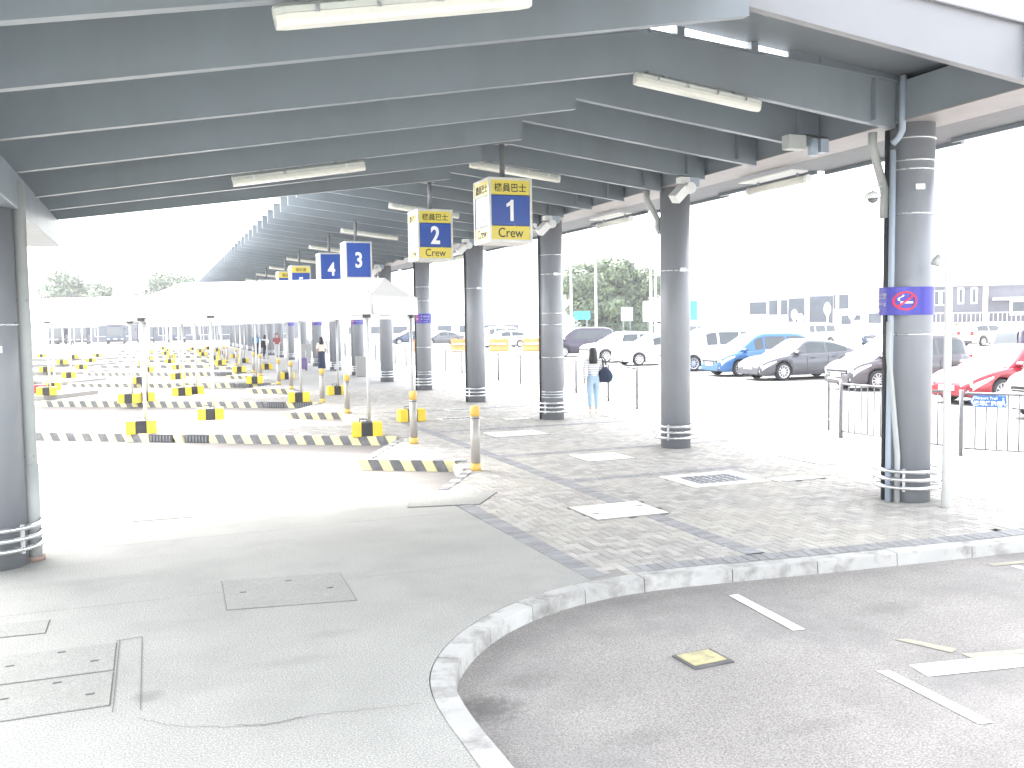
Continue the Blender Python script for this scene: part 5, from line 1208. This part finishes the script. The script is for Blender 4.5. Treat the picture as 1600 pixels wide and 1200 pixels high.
# ================================================================== PEOPLE
def skin_mesh(name, J, E, m, parent, root=0, sub=2, cut=None):
    # J: list of (pos, radius or (rx, ry)); E: edges
    me = bpy.data.meshes.new(name); me.from_pydata([j[0] for j in J], E, []); o = bpy.data.objects.new(name, me); COL.objects.link(o)
    md = o.modifiers.new('s', 'SKIN'); md.use_smooth_shade = True
    for i, j in enumerate(J):
        r = j[1]; sv = me.skin_vertices[0].data[i]; sv.radius = (r, r) if not isinstance(r, tuple) else r; sv.use_root = (i == root)
    sb = o.modifiers.new('b', 'SUBSURF'); sb.levels = sub; sb.render_levels = sub
    dg = bpy.context.evaluated_depsgraph_get(); nm = bpy.data.meshes.new_from_object(o.evaluated_get(dg))
    bpy.data.objects.remove(o); nm.name = name; nm.materials.clear(); nm.materials.append(m)
    nm.polygons.foreach_set('use_smooth', [True] * len(nm.polygons))
    return link(nm, name, parent)
def person(x, y, heading, h, label, top, bottom, hair_len=0.26, skirt=False, stride=0.0, arm=((0, 0), (0, 0)), short=False, shoe='white_cloth', phone=False):
    t = thing('person', label, 'person', (x, y, 0), heading); k = h
    def P(a, b, c): return (a * k, b * k, c * k)
    J = []; E = []
    def jt(p, r, par=None):
        J.append((P(*p), r * k if not isinstance(r, tuple) else (r[0] * k, r[1] * k)));
        if par is not None: E.append((par, len(J) - 1))
        return len(J) - 1
    pel = jt((0, 0, 0.53), (0.078, 0.06)); wai = jt((0, 0.004, 0.615), (0.068, 0.052), pel); che = jt((0, 0.0, 0.735), (0.088, 0.06), wai); nk0 = jt((0, -0.004, 0.815), 0.034, che); nk1 = jt((0, 0.004, 0.85), 0.030, nk0)
    hd0 = jt((0, 0.014, 0.895), (0.046, 0.050), nk1); hd1 = jt((0, 0.010, 0.945), (0.050, 0.056), hd0); hd2 = jt((0, 0.004, 0.98), (0.030, 0.035), hd1)
    nose = jt((0, 0.066, 0.918), 0.007, hd0)
    arms = []
    for i, s in enumerate((-1, 1)):
        sw, bend = arm[i]
        sh = jt((s * 0.105, 0, 0.79), 0.036, che); el = jt((s * 0.128, sw * 0.10 - 0.01, 0.635), 0.026, sh)
        wr = jt((s * 0.130 - s * bend * 0.06, sw * 0.10 + 0.02 + bend * 0.13, 0.50 + bend * 0.12), 0.017, el); pa = jt((s * 0.128 - s * bend * 0.07, sw * 0.1 + 0.032 + bend * 0.16, 0.467 + bend * 0.13), (0.012, 0.022), wr)
        arms.append((sh, el, wr, pa))
        bx, by, bz = s * 0.128 - s * bend * 0.07, sw * 0.1 + 0.032 + bend * 0.16, 0.467 + bend * 0.13
        for f, (dy, ln) in enumerate(((-0.016, 0.036), (-0.005, 0.042), (0.006, 0.040), (0.016, 0.032))):
            f1 = jt((bx, by + dy + bend * 0.01, bz - ln * 0.5), 0.0052, pa); jt((bx - s * 0.008, by + dy + 0.004 + bend * 0.015, bz - ln), 0.0045, f1)
        th = jt((bx - s * 0.010, by + 0.024, bz + 0.002), 0.006, pa); jt((bx - s * 0.016, by + 0.032, bz - 0.018), 0.005, th)
    legs = []
    for i, s in enumerate((-1, 1)):
        st = stride * s
        hp = jt((s * 0.05, 0, 0.50), 0.056, pel); kn = jt((s * 0.054, st * 0.10 + 0.018, 0.285), 0.036, hp); lift = 0.02 if st < 0 else 0
        an = jt((s * 0.055, st * 0.20 - 0.012, 0.048 + lift), 0.022, kn); to = jt((s * 0.058, st * 0.20 + 0.075, 0.022 + lift * 0.2), 0.018, an); legs.append((s, hp, kn, an, to))
    skin_mesh('body', J, E, M['skin'], t)
    def sub_chain(idx, grow):
        return [(J[i][0], (J[i][1] + grow * k if not isinstance(J[i][1], tuple) else (J[i][1][0] + grow * k, J[i][1][1] + grow * k))) for i in idx]
    # top: torso and sleeves
    V = sub_chain([wai, che], 0.014); V.insert(0, (P(0, 0, 0.525), (0.104 * k, 0.084 * k))); V.append((P(0, -0.004, 0.815), 0.046 * k)); Ed = [(0, 1), (1, 2), (2, 3)]
    for (sh, el, wr, pa) in arms:
        b = len(V); V += sub_chain([sh, el], 0.013); Ed += [(2, b), (b, b + 1)]
        if not short:
            w0 = Vector(J[el][0]).lerp(Vector(J[wr][0]), 0.86); V.append((tuple(w0), 0.030 * k)); Ed.append((b + 1, b + 2))
    skin_mesh('top', V, Ed, M[top], t)
    if skirt:
        rg = []
        for z, rx, ry, oy in ((0.60, 0.075, 0.060, 0), (0.53, 0.098, 0.076, 0), (0.35, 0.100, 0.085, 0.0), (0.12, 0.108, 0.098, 0.0), (0.085, 0.108, 0.098, 0.0)):
            rg.append([P(rx * math.cos(2 * PI * q / 20) * (1 + 0.035 * math.cos(q * PI) * (z < 0.5)), ry * math.sin(2 * PI * q / 20) + oy, z) for q in range(20)])
        MB().loft(rg).build('skirt', M[bottom], t)
    else:
        V = [(P(0, 0, 0.625), (0.080 * k, 0.064 * k)), (P(0, 0, 0.53), (0.092 * k, 0.072 * k))]; Ed = [(0, 1)]
        for (s, hp, kn, an, to) in legs:
            b = len(V); V.append((J[hp][0], 0.066 * k)); V.append((J[kn][0], 0.047 * k)); a = Vector(J[kn][0]).lerp(Vector(J[an][0]), 0.9); V.append((tuple(a), 0.036 * k)); Ed += [(1, b), (b, b + 1), (b + 1, b + 2)]
        skin_mesh('trousers', V, Ed, M[bottom], t, root=1)
    for (s, hp, kn, an, to) in legs:
        a, b = Vector(J[an][0]), Vector(J[to][0])
        skin_mesh('shoe', [((a.x, a.y - 0.02 * k, a.z - 0.012 * k), 0.026 * k), ((a.x, a.y + 0.03 * k, b.z + 0.006 * k), 0.026 * k), ((b.x, b.y + 0.005 * k, b.z + 0.002 * k), 0.022 * k)], [(0, 1), (1, 2)], M[shoe], t)
    # hair: cap and fall
    rg = []
    zlow = 0.98 - hair_len
    for z, rx, ry, oy in ((1.003, 0.012, 0.014, -0.002), (0.992, 0.038, 0.044, -0.004), (0.965, 0.057, 0.064, -0.008), (0.925, 0.062, 0.060, -0.022), (0.88, 0.062, 0.045, -0.036), (max(zlow + 0.03, 0.80), 0.066, 0.036, -0.046), (zlow, 0.058, 0.022, -0.052)):
        if z < zlow - 1e-6: continue
        rg.append([P(rx * math.cos(2 * PI * q / 18), ry * math.sin(2 * PI * q / 18) + oy, z) for q in range(18)])
    MB().loft(rg).build('hair', M['hair'], t, fix=True)
    # face
    f = MB()
    for s in (-1, 1): f.box(P(s * 0.019, 0.0605, 0.928), (0.013 * k, 0.006 * k, 0.007 * k))
    f.box(P(0, 0.0595, 0.893), (0.022 * k, 0.006 * k, 0.005 * k)); f.build('face_features', M['hair'], t)
    return t
to_w = lambda dx, dy: math.atan2(dy, dx) - PI / 2
wm = person(9.62, 19.6, to_w(0.35, 1.0), 1.56, 'woman in a striped knit top and pale jeans walking away, seen from behind', 'striped_knit', 'denim', hair_len=0.23, stride=0.5, arm=((-0.5, 0.0), (0.2, 0.1)))
# bag on her right shoulder
hg = to_w(0.35, 1.0); ca, sa_ = math.cos(hg), math.sin(hg)
bx, by = 9.62 + ca * 0.27 - sa_ * -0.06, 19.6 + sa_ * 0.27 + ca * -0.06
bag = thing('shoulder_bag', 'dark shoulder bag with a green star carried by the woman in jeans', 'bag', (bx, by, 0.73), hg)
rg = []
for z, rx, ry in ((0.0, 0.07, 0.12), (0.05, 0.095, 0.19), (0.16, 0.10, 0.21), (0.26, 0.075, 0.16), (0.36, 0.03, 0.06)):
    rg.append([(rx * math.cos(2 * PI * q / 16), ry * math.sin(2 * PI * q / 16), z) for q in range(16)])
MB().loft(rg).build('pouch', M['navy'], bag, fix=True); bag.rotation_euler = (0, 0, hg + 0.9)
MB().tube([(0, 0.03, 0.33), (-0.06, 0.03, 0.5), (-0.10, 0.02, 0.60), (-0.08, 0.0, 0.60), (-0.02, -0.03, 0.5), (0.0, -0.04, 0.33)], 0.014, 8).build('strap', M['black_cloth'], bag)
st = []
for k in range(10): r = 0.05 if k % 2 == 0 else 0.02; st.append((r * math.cos(PI / 2 + k * PI / 5), r * math.sin(PI / 2 + k * PI / 5)))
so = MB().prism(st, 0, 0.006).build('star_print', M['green_print'], bag); so.rotation_euler = (PI / 2, 0, 0); so.location = (0.0, -0.215, 0.14); so.rotation_euler = (PI / 2 - 0.1, 0, 0.0)
person(7.45, 44.2, to_w(0.1, 1), 1.62, 'woman in a cream blouse and long navy skirt with her back turned', 'cream_cloth', 'navy', hair_len=0.20, skirt=True, short=True, arm=((0, 0.1), (0.1, 0.4)))
t = thing('suitcase', 'purple suitcase standing left of the woman in the navy skirt', 'suitcase', (6.75, 45.4, 0.0), -0.4)
MB().box((0, 0, 0.34), (0.42, 0.25, 0.56)).build('shell', M['purple_case'], t, bevel=0.04); MB().tube([(-0.12, 0.09, 0.6), (-0.12, 0.09, 0.95), (0.12, 0.09, 0.95), (0.12, 0.09, 0.6)], 0.012, 6).build('handle', M['stainless'], t)
for sx in (-1, 1):
    for sy in (-1, 1): MB().tube([(sx * 0.16 - 0.012, sy * 0.09, 0.03), (sx * 0.16 + 0.012, sy * 0.09, 0.03)], 0.03, 10).build('wheel', M['rubber'], t)
t = thing('folding_trolley', 'small wheeled trolley at the right side of the woman in the navy skirt', 'trolley', (7.95, 43.9, 0.0), 0.3)
MB().tube([(0.0, 0, 0.85), (0.05, 0, 0.45), (0.16, 0, 0.06)], 0.014, 6).build('handle', M['galv'], t); MB().box((0.12, 0, 0.20), (0.12, 0.26, 0.28)).build('pouch', M['grey_cloth'], t, bevel=0.03)
for s in (-1, 1): MB().tube([(0.17, s * 0.13 - 0.012, 0.06), (0.17, s * 0.13 + 0.012, 0.06)], 0.06, 12).build('wheel', M['rubber'], t)
person(7.9, 64.6, to_w(-0.2, -1), 1.68, 'person in a maroon top and pale trousers facing the camera by a column', 'maroon_cloth', 'grey_cloth', hair_len=0.08, short=True, arm=((0, 0.6), (0, 0.6)))
person(6.95, 63.0, to_w(0.5, 0.8), 1.60, 'person in a white top and dark trousers with a rucksack in front of another', 'white_cloth', 'navy', hair_len=0.16, short=True, stride=0.25, arm=((0, 0.5), (0, 0.6)), shoe='black_cloth')
t = thing('rucksack', 'dark rucksack on the back of the person in the white top', 'rucksack', (6.79, 62.83, 0.93), to_w(0.5, 0.8)); MB().loft([[(0.16 * a * math.cos(2 * PI * q / 12), 0.09 * a * math.sin(2 * PI * q / 12), z) for q in range(12)] for a, z in ((0.6, -0.15), (1, -0.1), (1, 0.15), (0.8, 0.27), (0.3, 0.31))]).build('pouch', M['black_cloth'], t, fix=True)
for s in (-1, 1): MB().tube([(s * 0.08, 0.08, 0.25), (s * 0.09, 0.2, 0.36), (s * 0.09, 0.27, 0.25)], 0.015, 6).build('strap', M['black_cloth'], t)
person(6.9, 68.5, to_w(-0.1, 1), 1.70, 'person in a blue top standing behind the one with the rucksack', 'blue_cloth', 'black_cloth', hair_len=0.18)

# ================================================================== TREES AND BUSHES
def crown_mesh(name, blobs, n, m, size, rnd, mats):
    # leaf-sized faces spread through overlapping clumps
    vs = []; fs = []; mi = []
    for _ in range(n):
        c, r = rnd.choices(blobs, weights=[b[1][0] * b[1][1] * b[1][2] for b in blobs])[0]
        while True:
            p = Vector((rnd.uniform(-1, 1), rnd.uniform(-1, 1), rnd.uniform(-1, 1)))
            if 0.25 < p.length <= 1: break
        p = p * (rnd.uniform(0.72, 1.06) if rnd.random() < 0.8 else rnd.uniform(0.3, 0.8)) / max(p.length, 0.3) * 1.0
        q = Vector((c[0] + p.x * r[0], c[1] + p.y * r[1], c[2] + p.z * r[2]))
        nrm = (p.normalized() + Vector((rnd.uniform(-.8, .8), rnd.uniform(-.8, .8), rnd.uniform(-.3, .9)))).normalized()
        a = nrm.orthogonal().normalized(); a.rotate(Matrix.Rotation(rnd.uniform(0, 6.28), 3, nrm)); b = nrm.cross(a); s = size * rnd.uniform(0.6, 1.3)
        o = len(vs); vs += [q - a * s, q + b * s * 0.45, q + a * s, q - b * s * 0.45]; fs.append((o, o + 1, o + 2, o + 3)); mi.append(0 if rnd.random() < 0.65 else 1)
    me = bpy.data.meshes.new(name); me.from_pydata([tuple(v) for v in vs], [], fs)
    for x in mats: me.materials.append(x)
    me.polygons.foreach_set('material_index', mi); me.update(); return me
tree_lib = {}
def tree(x, y, h, w, label, seed, leaves=5000, size=0.32, group='trees beyond the car park', z=-0.12):
    rnd = random.Random(seed); t = thing('broadleaf_tree', label, 'tree', (x, y, z), rnd.uniform(0, 6.28), group)
    tr = MB(); th = h * 0.42; tr.tube([(0, 0, 0), (0.05 * w, 0.02, th * 0.5), (0.02 * w, 0.05 * w, th), (0.0, 0.0, h * 0.75)], [0.035 * h, 0.027 * h, 0.02 * h, 0.006 * h], 9)
    blobs = []
    for k in range(17):
        a = rnd.uniform(0, 6.28); rr = rnd.uniform(0.1, 0.36) * w; zz = h * rnd.uniform(0.28, 0.86); br = rnd.uniform(0.15, 0.24) * w
        rr *= 1.0 if zz < 0.7 * h else 0.65
        c = (rr * math.cos(a), rr * math.sin(a), zz); blobs.append((c, (br, br, br * rnd.uniform(0.65, 0.9))))
        if k < 7: tr.tube([(0, 0, th * rnd.uniform(0.55, 1.0)), (c[0] * 0.5, c[1] * 0.5, zz * 0.78), c], [0.012 * h, 0.008 * h, 0.003 * h], 6)
    tr.build('trunk', M['bark'], t)
    link(crown_mesh('crown', blobs, leaves, None, size, rnd, [M['leaf'], M['leaf_l']]), 'crown', t)
    return t
TL = [(47.9, 99.2, 9.6, 7.4, 'big dark tree beyond the car park, leftmost of the clump', 1), (50.9, 97.8, 9.9, 7.8, 'big dark tree in the middle of the clump beyond the car park', 2), (53.6, 96.8, 9.4, 6.6, 'big dark tree beyond the car park, rightmost of the clump', 3), (50.0, 102.5, 9.8, 7.5, 'dark tree standing behind the others in the clump', 4)]
for x, y, h, w, lab, s in TL: tree(x, y, h, w, lab, s, 11000, 0.30)
t = thing('shrub_bank', 'dark shrubs filling the foot of the tree clump', 'shrubs', (50.8, 97.8, -0.12), -0.45); rnd = random.Random(9)
link(crown_mesh('foliage', [((rnd.uniform(-3.9, 3.9), rnd.uniform(-2, 2), rnd.uniform(0.8, 2.4)), (1.7, 1.6, 1.5)) for k in range(14)], 6000, None, 0.28, rnd, [M['leaf'], M['leaf']]), 'foliage', t)
FL = [(-13.0, 196.0, 13.6, 13.0, 'pale tree far away at left, above the long white roof', 21), (-10.0, 200.0, 12.0, 10.0, 'second pale tree far away at left, overlapping the first', 22), (0.5, 200.0, 13.4, 13.0, 'pale tree far away left of the nearest tent roof', 23), (6.0, 205.0, 14.0, 11.0, 'pale tree far away behind the nearest tent roof', 24), (-30.0, 200.0, 13.0, 12.0, 'pale tree far away hidden beyond the left column', 25)]
for x, y, h, w, lab, s in FL: tree(x, y, h, w, lab, s, 2600, 0.6, 'pale trees far beyond the bus bays')
t = thing('bush', 'low bright green bush in the distance left of the nearest column', 'bush', (68.5, 63.5, -0.12)); rnd = random.Random(31)
link(crown_mesh('foliage', [((rnd.uniform(-1.6, 1.6), rnd.uniform(-1, 1), rnd.uniform(0.5, 1.1)), (1.0, 1.0, 0.7)) for k in range(8)], 1500, None, 0.16, rnd, [M['leaf_bush'], M['leaf_l']]), 'foliage', t)
MB().cyl((0, 0), 0.06, 0, 0.6, 6).build('stem', M['bark'], t)

# ================================================================== POLES, SIGNS AND BUILDINGS BEYOND
def lamp_pole(x, y, h, label, head=True):
    t = thing('lamp_pole', label, 'lamp post', (x, y, -0.12), 0, 'tall white poles beyond the car park')
    MB().tube([(0, 0, 0), (0, 0, h)], [0.16, 0.09], 10).build('pole', M['white'], t)
    if head:
        MB().tube([(0, 0, h), (0.3, 0, h + 0.15), (0.9, 0, h + 0.2)], 0.05, 6).build('arm', M['white'], t); MB().box((1.1, 0, h + 0.18), (0.6, 0.22, 0.12)).build('lamp_head', M['white'], t, bevel=0.03)
for x, y, h, lab in ((42.0, 90.7, 8.8, 'tall white pole in front of the trees, leftmost'), (44.4, 89.6, 9.1, 'tall white pole in front of the trees, second from left'), (49.5, 86.8, 7.9, 'tall white pole left of the second column, first of a pair'), (49.95, 86.6, 7.7, 'tall white pole left of the second column, second of a pair')): lamp_pole(x, y, h, lab, False)
def board(x, y, w, h, z, m, label, rz=0.35, posts=2):
    t = thing('road_sign', label, 'sign', (x, y, -0.12), -rz)
    MB().box((0, 0, z + h / 2), (w, 0.06, h)).build('plate', M[m], t)
    for s in ((-1, 1) if posts == 2 else (0,)): MB().cyl((s * w * 0.3, 0.06), 0.05, 0, z + h * 0.9, 8).build('post', M['galv'], t)
    return t
board(39.6, 83.0, 1.6, 0.8, 2.5, 'teal', 'small turquoise road sign left of the trees beside the white pole'); board(42.7, 79.5, 1.1, 1.3, 2.3, 'white', 'square white road sign in front of the trees'); board(46.2, 80.0, 2.6, 2.0, 2.2, 'white', 'large white board left of the second column')
board(50.6, 80.4, 0.9, 1.9, 2.3, 'teal', 'turquoise banner just right of the second column')
def block(name, label, cx, cy, w, d, h, rz, m, parts, cat='building', z=-0.12):
    t = thing(name, label, cat, (cx, cy, z), rz); MB().box((0, 0, h / 2), (w, d, h)).build('wall', M[m], t); MB().box((0, 0, h + 0.1), (w + 0.3, d + 0.3, 0.2)).build('roof', M[m], t)
    for x0, x1, z0, z1, mm, fr in parts:
        f = MB().box(((x0 + x1) / 2, -d / 2 - 0.03, (z0 + z1) / 2), (x1 - x0 + fr, 0.06, z1 - z0 + fr)).build('window_frame', M['wall_white'], t)
        MB().box(((x0 + x1) / 2, -d / 2 - 0.075, (z0 + z1) / 2), (x1 - x0, 0.03, z1 - z0)).build('pane', M[mm], f)
    return t
# white pavilion with dark window panels (behind the blue and bronze cars)
fr_rot = -math.atan2(14.4, 11.7)
A0, A1 = Vector((66.0, 100.6)), Vector((84.6, 86.5)); mid = (A0 + A1) / 2; dd = A1 - A0; LL = dd.length; ra = math.atan2(dd.y, dd.x)
nn = Vector((-math.sin(ra), math.cos(ra)))
wins = []
for x0, x1, z0, z1 in ((-6.9, -4.9, 2.9, 4.4), (-4.6, -2.4, 2.8, 4.6), (-2.3, -0.4, 1.9, 4.8), (0.2, 2.9, 1.3, 5.0), (3.0, 4.7, 3.4, 5.1), (3.9, 5.0, 1.5, 2.6), (5.3, 6.1, 2.0, 2.6), (7.0, 8.4, 1.6, 2.8), (9.1, 10.1, 2.2, 5.3), (10.3, 13.0, 2.2, 5.5)):
    wins.append((x0, x1, z0, z1, 'glass_b', 0.3))
bl = block('pavilion', 'long white low building with big dark windows beyond the parked cars', mid.x + nn.x * 3, mid.y + nn.y * 3, LL + 6, 6, 6.2, ra, 'wall_white', wins)
for x in (-7.2, -3.4, -0.1, 3.4, 6.6, 8.8): 
    MB().box((x, -3.35, 3.0), (0.35, 0.35, 6.0)).build('column', M['wall_white'], bl)
for x, h in ((-1.6, 3.4), (-0.9, 2.9), (2.2, 4.2), (5.0, 3.3)):
    t = thing('planter_tree', f'slender shrub painted glare white in front of the long white building, {["leftmost", "second from left", "third from left", "rightmost"][[-1.6, -0.9, 2.2, 5.0].index(x)]}', 'shrub', tuple(Vector((mid.x, mid.y, -0.12)) + Vector((math.cos(ra) * x - nn.x * 1.6, math.sin(ra) * x - nn.y * 1.6, 0))), 0, 'glare white shrubs before the long white building')
    MB().loft([[(r * math.cos(2 * PI * q / 12), r * math.sin(2 * PI * q / 12), z * h) for q in range(12)] for r, z in ((0.3, 0), (0.34, 0.12), (0.12, 0.2), (0.12, 0.6), (0.4, 0.72), (0.42, 0.85), (0.22, 0.97), (0.05, 1.0))]).build('glare_white_crown', M['wall_white'], t)  # white wall colour stands in for glare on the shrubs
# dark clad building at the right edge with white frames and a railing
B0, B1 = Vector((86.0, 84.2)), Vector((96.5, 74.0)); mid2 = (B0 + B1) / 2; d2 = B1 - B0; r2 = math.atan2(d2.y, d2.x); n2 = Vector((-math.sin(r2), math.cos(r2)))
wins = [(-7.3, -6.9, 3.7, 5.2, 'glass_b', 0.3), (-6.5, -6.1, 3.7, 5.2, 'glass_b', 0.3), (-4.7, -4.4, 3.9, 5.4, 'glass_b', 0.4), (-3.3, -3.0, 3.9, 5.4, 'glass_b', 0.4), (0.8, 3.2, 2.6, 3.8, 'glass_b', 0.6), (3.8, 6.6, 2.6, 3.8, 'glass_b', 0.6)]
bd = block('clad_building', 'dark clad building with white window frames at the right picture edge', mid2.x + n2.x * 3, mid2.y + n2.y * 3, d2.length + 2, 6, 5.6, r2, 'wall_dark', wins)
for k in range(34): MB().box((-7.6 + k * 0.46, -3.5, 2.1), (0.07, 0.07, 1.1)).build('baluster', M['wall_white'], bd)
MB().box((0, -3.5, 2.66), (16, 0.10, 0.1)).build('handrail', M['wall_white'], bd); MB().box((0, -3.4, 0.8), (16.4, 0.5, 1.6)).build('plinth', M['wall_white'], bd); MB().box((3.5, -3.8, 4.2), (9.5, 1.6, 0.3)).build('awning', M['wall_white'], bd); MB().box((-2.0, -3.2, 3.6), (0.5, 0.5, 4.0)).build('column', M['wall_white'], bd)
# blue-grey tower far away
block('tower', 'pale blue grey tower far away between the third and fourth columns', 149, 376, 7, 7, 12.5, -0.39, 'wall_blue', [(-3.0 + i * 1.6, -1.9 + i * 1.6, 2 + j * 2.4, 3.6 + j * 2.4, 'glass_b', 0.1) for i in range(4) for j in range(4)])
block('terminal_building', 'long white building far away behind the trees and cars', 128, 330, 70, 14, 7.0, -0.39, 'wall_white', [(-30 + i * 4, -27 + i * 4, 4.0, 5.6, 'glass_b', 0.2) for i in range(15)])
# low white structure far off behind the barriers with a dark roof line
block('terminal_building', 'low white building with a thin dark roof edge behind the orange barriers', 40, 132, 30, 8, 3.2, -0.39, 'wall_white', [(-13 + i * 3.2, -11 + i * 3.2, 1.0, 2.0, 'glass_b', 0.2) for i in range(8)])
# far end of the bus bays: beige wall, white curtain wall and coaches
block('boundary_building', 'beige brick building at the far end of the bus bays, left', -26, 168, 9, 6, 3.4, 0.05, 'wall_beige', [(-3.4, -2.5, 1.8, 3.0, 'glass_b', 0.15), (0.2, 1.2, 1.8, 3.0, 'glass_b', 0.15)])
cw = block('curtain_wall', 'white ribbed wall at the far end of the bus bays', -16.8, 165, 6, 4, 3.3, 0.05, 'wall_white', [])
for k in range(9): MB().box((-2.6 + k * 0.65, -2.1, 1.6), (0.16, 0.18, 3.2)).build('rib', M['wall_white'], cw)
block('boundary_building', 'dark low building closing the far end of the bus bays', 4, 178, 44, 6, 4.2, 0.05, 'wall_dark', [(-20 + i * 3.4, -18 + i * 3.4, 1.0, 2.8, 'glass_b', 0.2) for i in range(12)])
def coach(x, y, label, m='p_navy', rz=0.0):
    t = thing('coach', label, 'bus', (x, y, -0.12), rz, 'coaches waiting at the far end of the bus bays'); w, L, h = 2.5, 10.5, 3.1
    MB().hexa([(-w / 2, 0, 0.35), (w / 2, 0, 0.35), (w / 2, L, 0.35), (-w / 2, L, 0.35)], [(-w / 2 * 0.96, 0.15, h), (w / 2 * 0.96, 0.15, h), (w / 2 * 0.96, L, h), (-w / 2 * 0.96, L, h)]).build('body', M[m], t, bevel=0.12)
    MB().hexa([(-1.1, -0.02, 1.15), (1.1, -0.02, 1.15), (1.1, 0.05, 1.15), (-1.1, 0.05, 1.15)], [(-1.05, 0.07, 2.45), (1.05, 0.07, 2.45), (1.05, 0.15, 2.45), (-1.05, 0.15, 2.45)]).build('windscreen', M['glass'], t)
    MB().box((0, 0.09, 2.72), (1.6, 0.1, 0.28)).build('destination_board', M['blacktrim'], t); MB().box((0, -0.02, 0.75), (0.52, 0.04, 0.14)).build('number_plate', M['plate'], t)
    for s in (-1, 1):
        MB().box((s * 0.95, -0.01, 0.75), (0.35, 0.06, 0.18)).build('headlight', M['headlamp'], t); MB().box((s * 1.42, 0.1, 2.1), (0.14, 0.12, 0.5)).build('mirror', M['blacktrim'], t)
        MB().box((s * 1.245, L / 2, 1.9), (0.03, L * 0.85, 0.9)).build('side_window', M['glass'], t)
        for yy in (2.2, 7.6): MB().tube([(s * 1.0, yy, 0.45), (s * 1.26, yy, 0.45)], 0.46, 16).build('wheel', M['rubber'], t)
    MB().box((0, 0.0, 0.5), (2.3, 0.12, 0.3)).build('bumper', M['blacktrim'], t, bevel=0.04)
for x, y, lab, m in ((-5.1, 150, 'dark blue coach facing the camera, middle of the far row', 'p_navy'), (3.6, 150, 'dark blue coach facing the camera, rightmost of the far row', 'p_navy'), (-10.1, 150, 'dark plum coach facing the camera, left of the far row', 'p_purple'), (-0.9, 156, 'dark coach standing back between the two blue ones', 'p_navy'), (-13.5, 156, 'dark coach at the far left of the row', 'p_purple')): coach(x, y, lab, m)

# ================================================================== AIR
hz = bpy.data.materials.new('haze'); hz.use_nodes = True; hn = hz.node_tree.nodes; hl = hz.node_tree.links
hn.remove(hn['Principled BSDF']); pv = hn.new('ShaderNodeVolumePrincipled'); pv.inputs['Color'].default_value = (0.93, 0.95, 0.97, 1); pv.inputs['Density'].default_value = 0.0006; pv.inputs['Anisotropy'].default_value = 0.2
hl.new(pv.outputs[0], hn['Material Output'].inputs['Volume'])
tag(MB().box((60, 230, 6.5), (2200, 2300, 15.4)).build('haze', hz), kind='stuff')
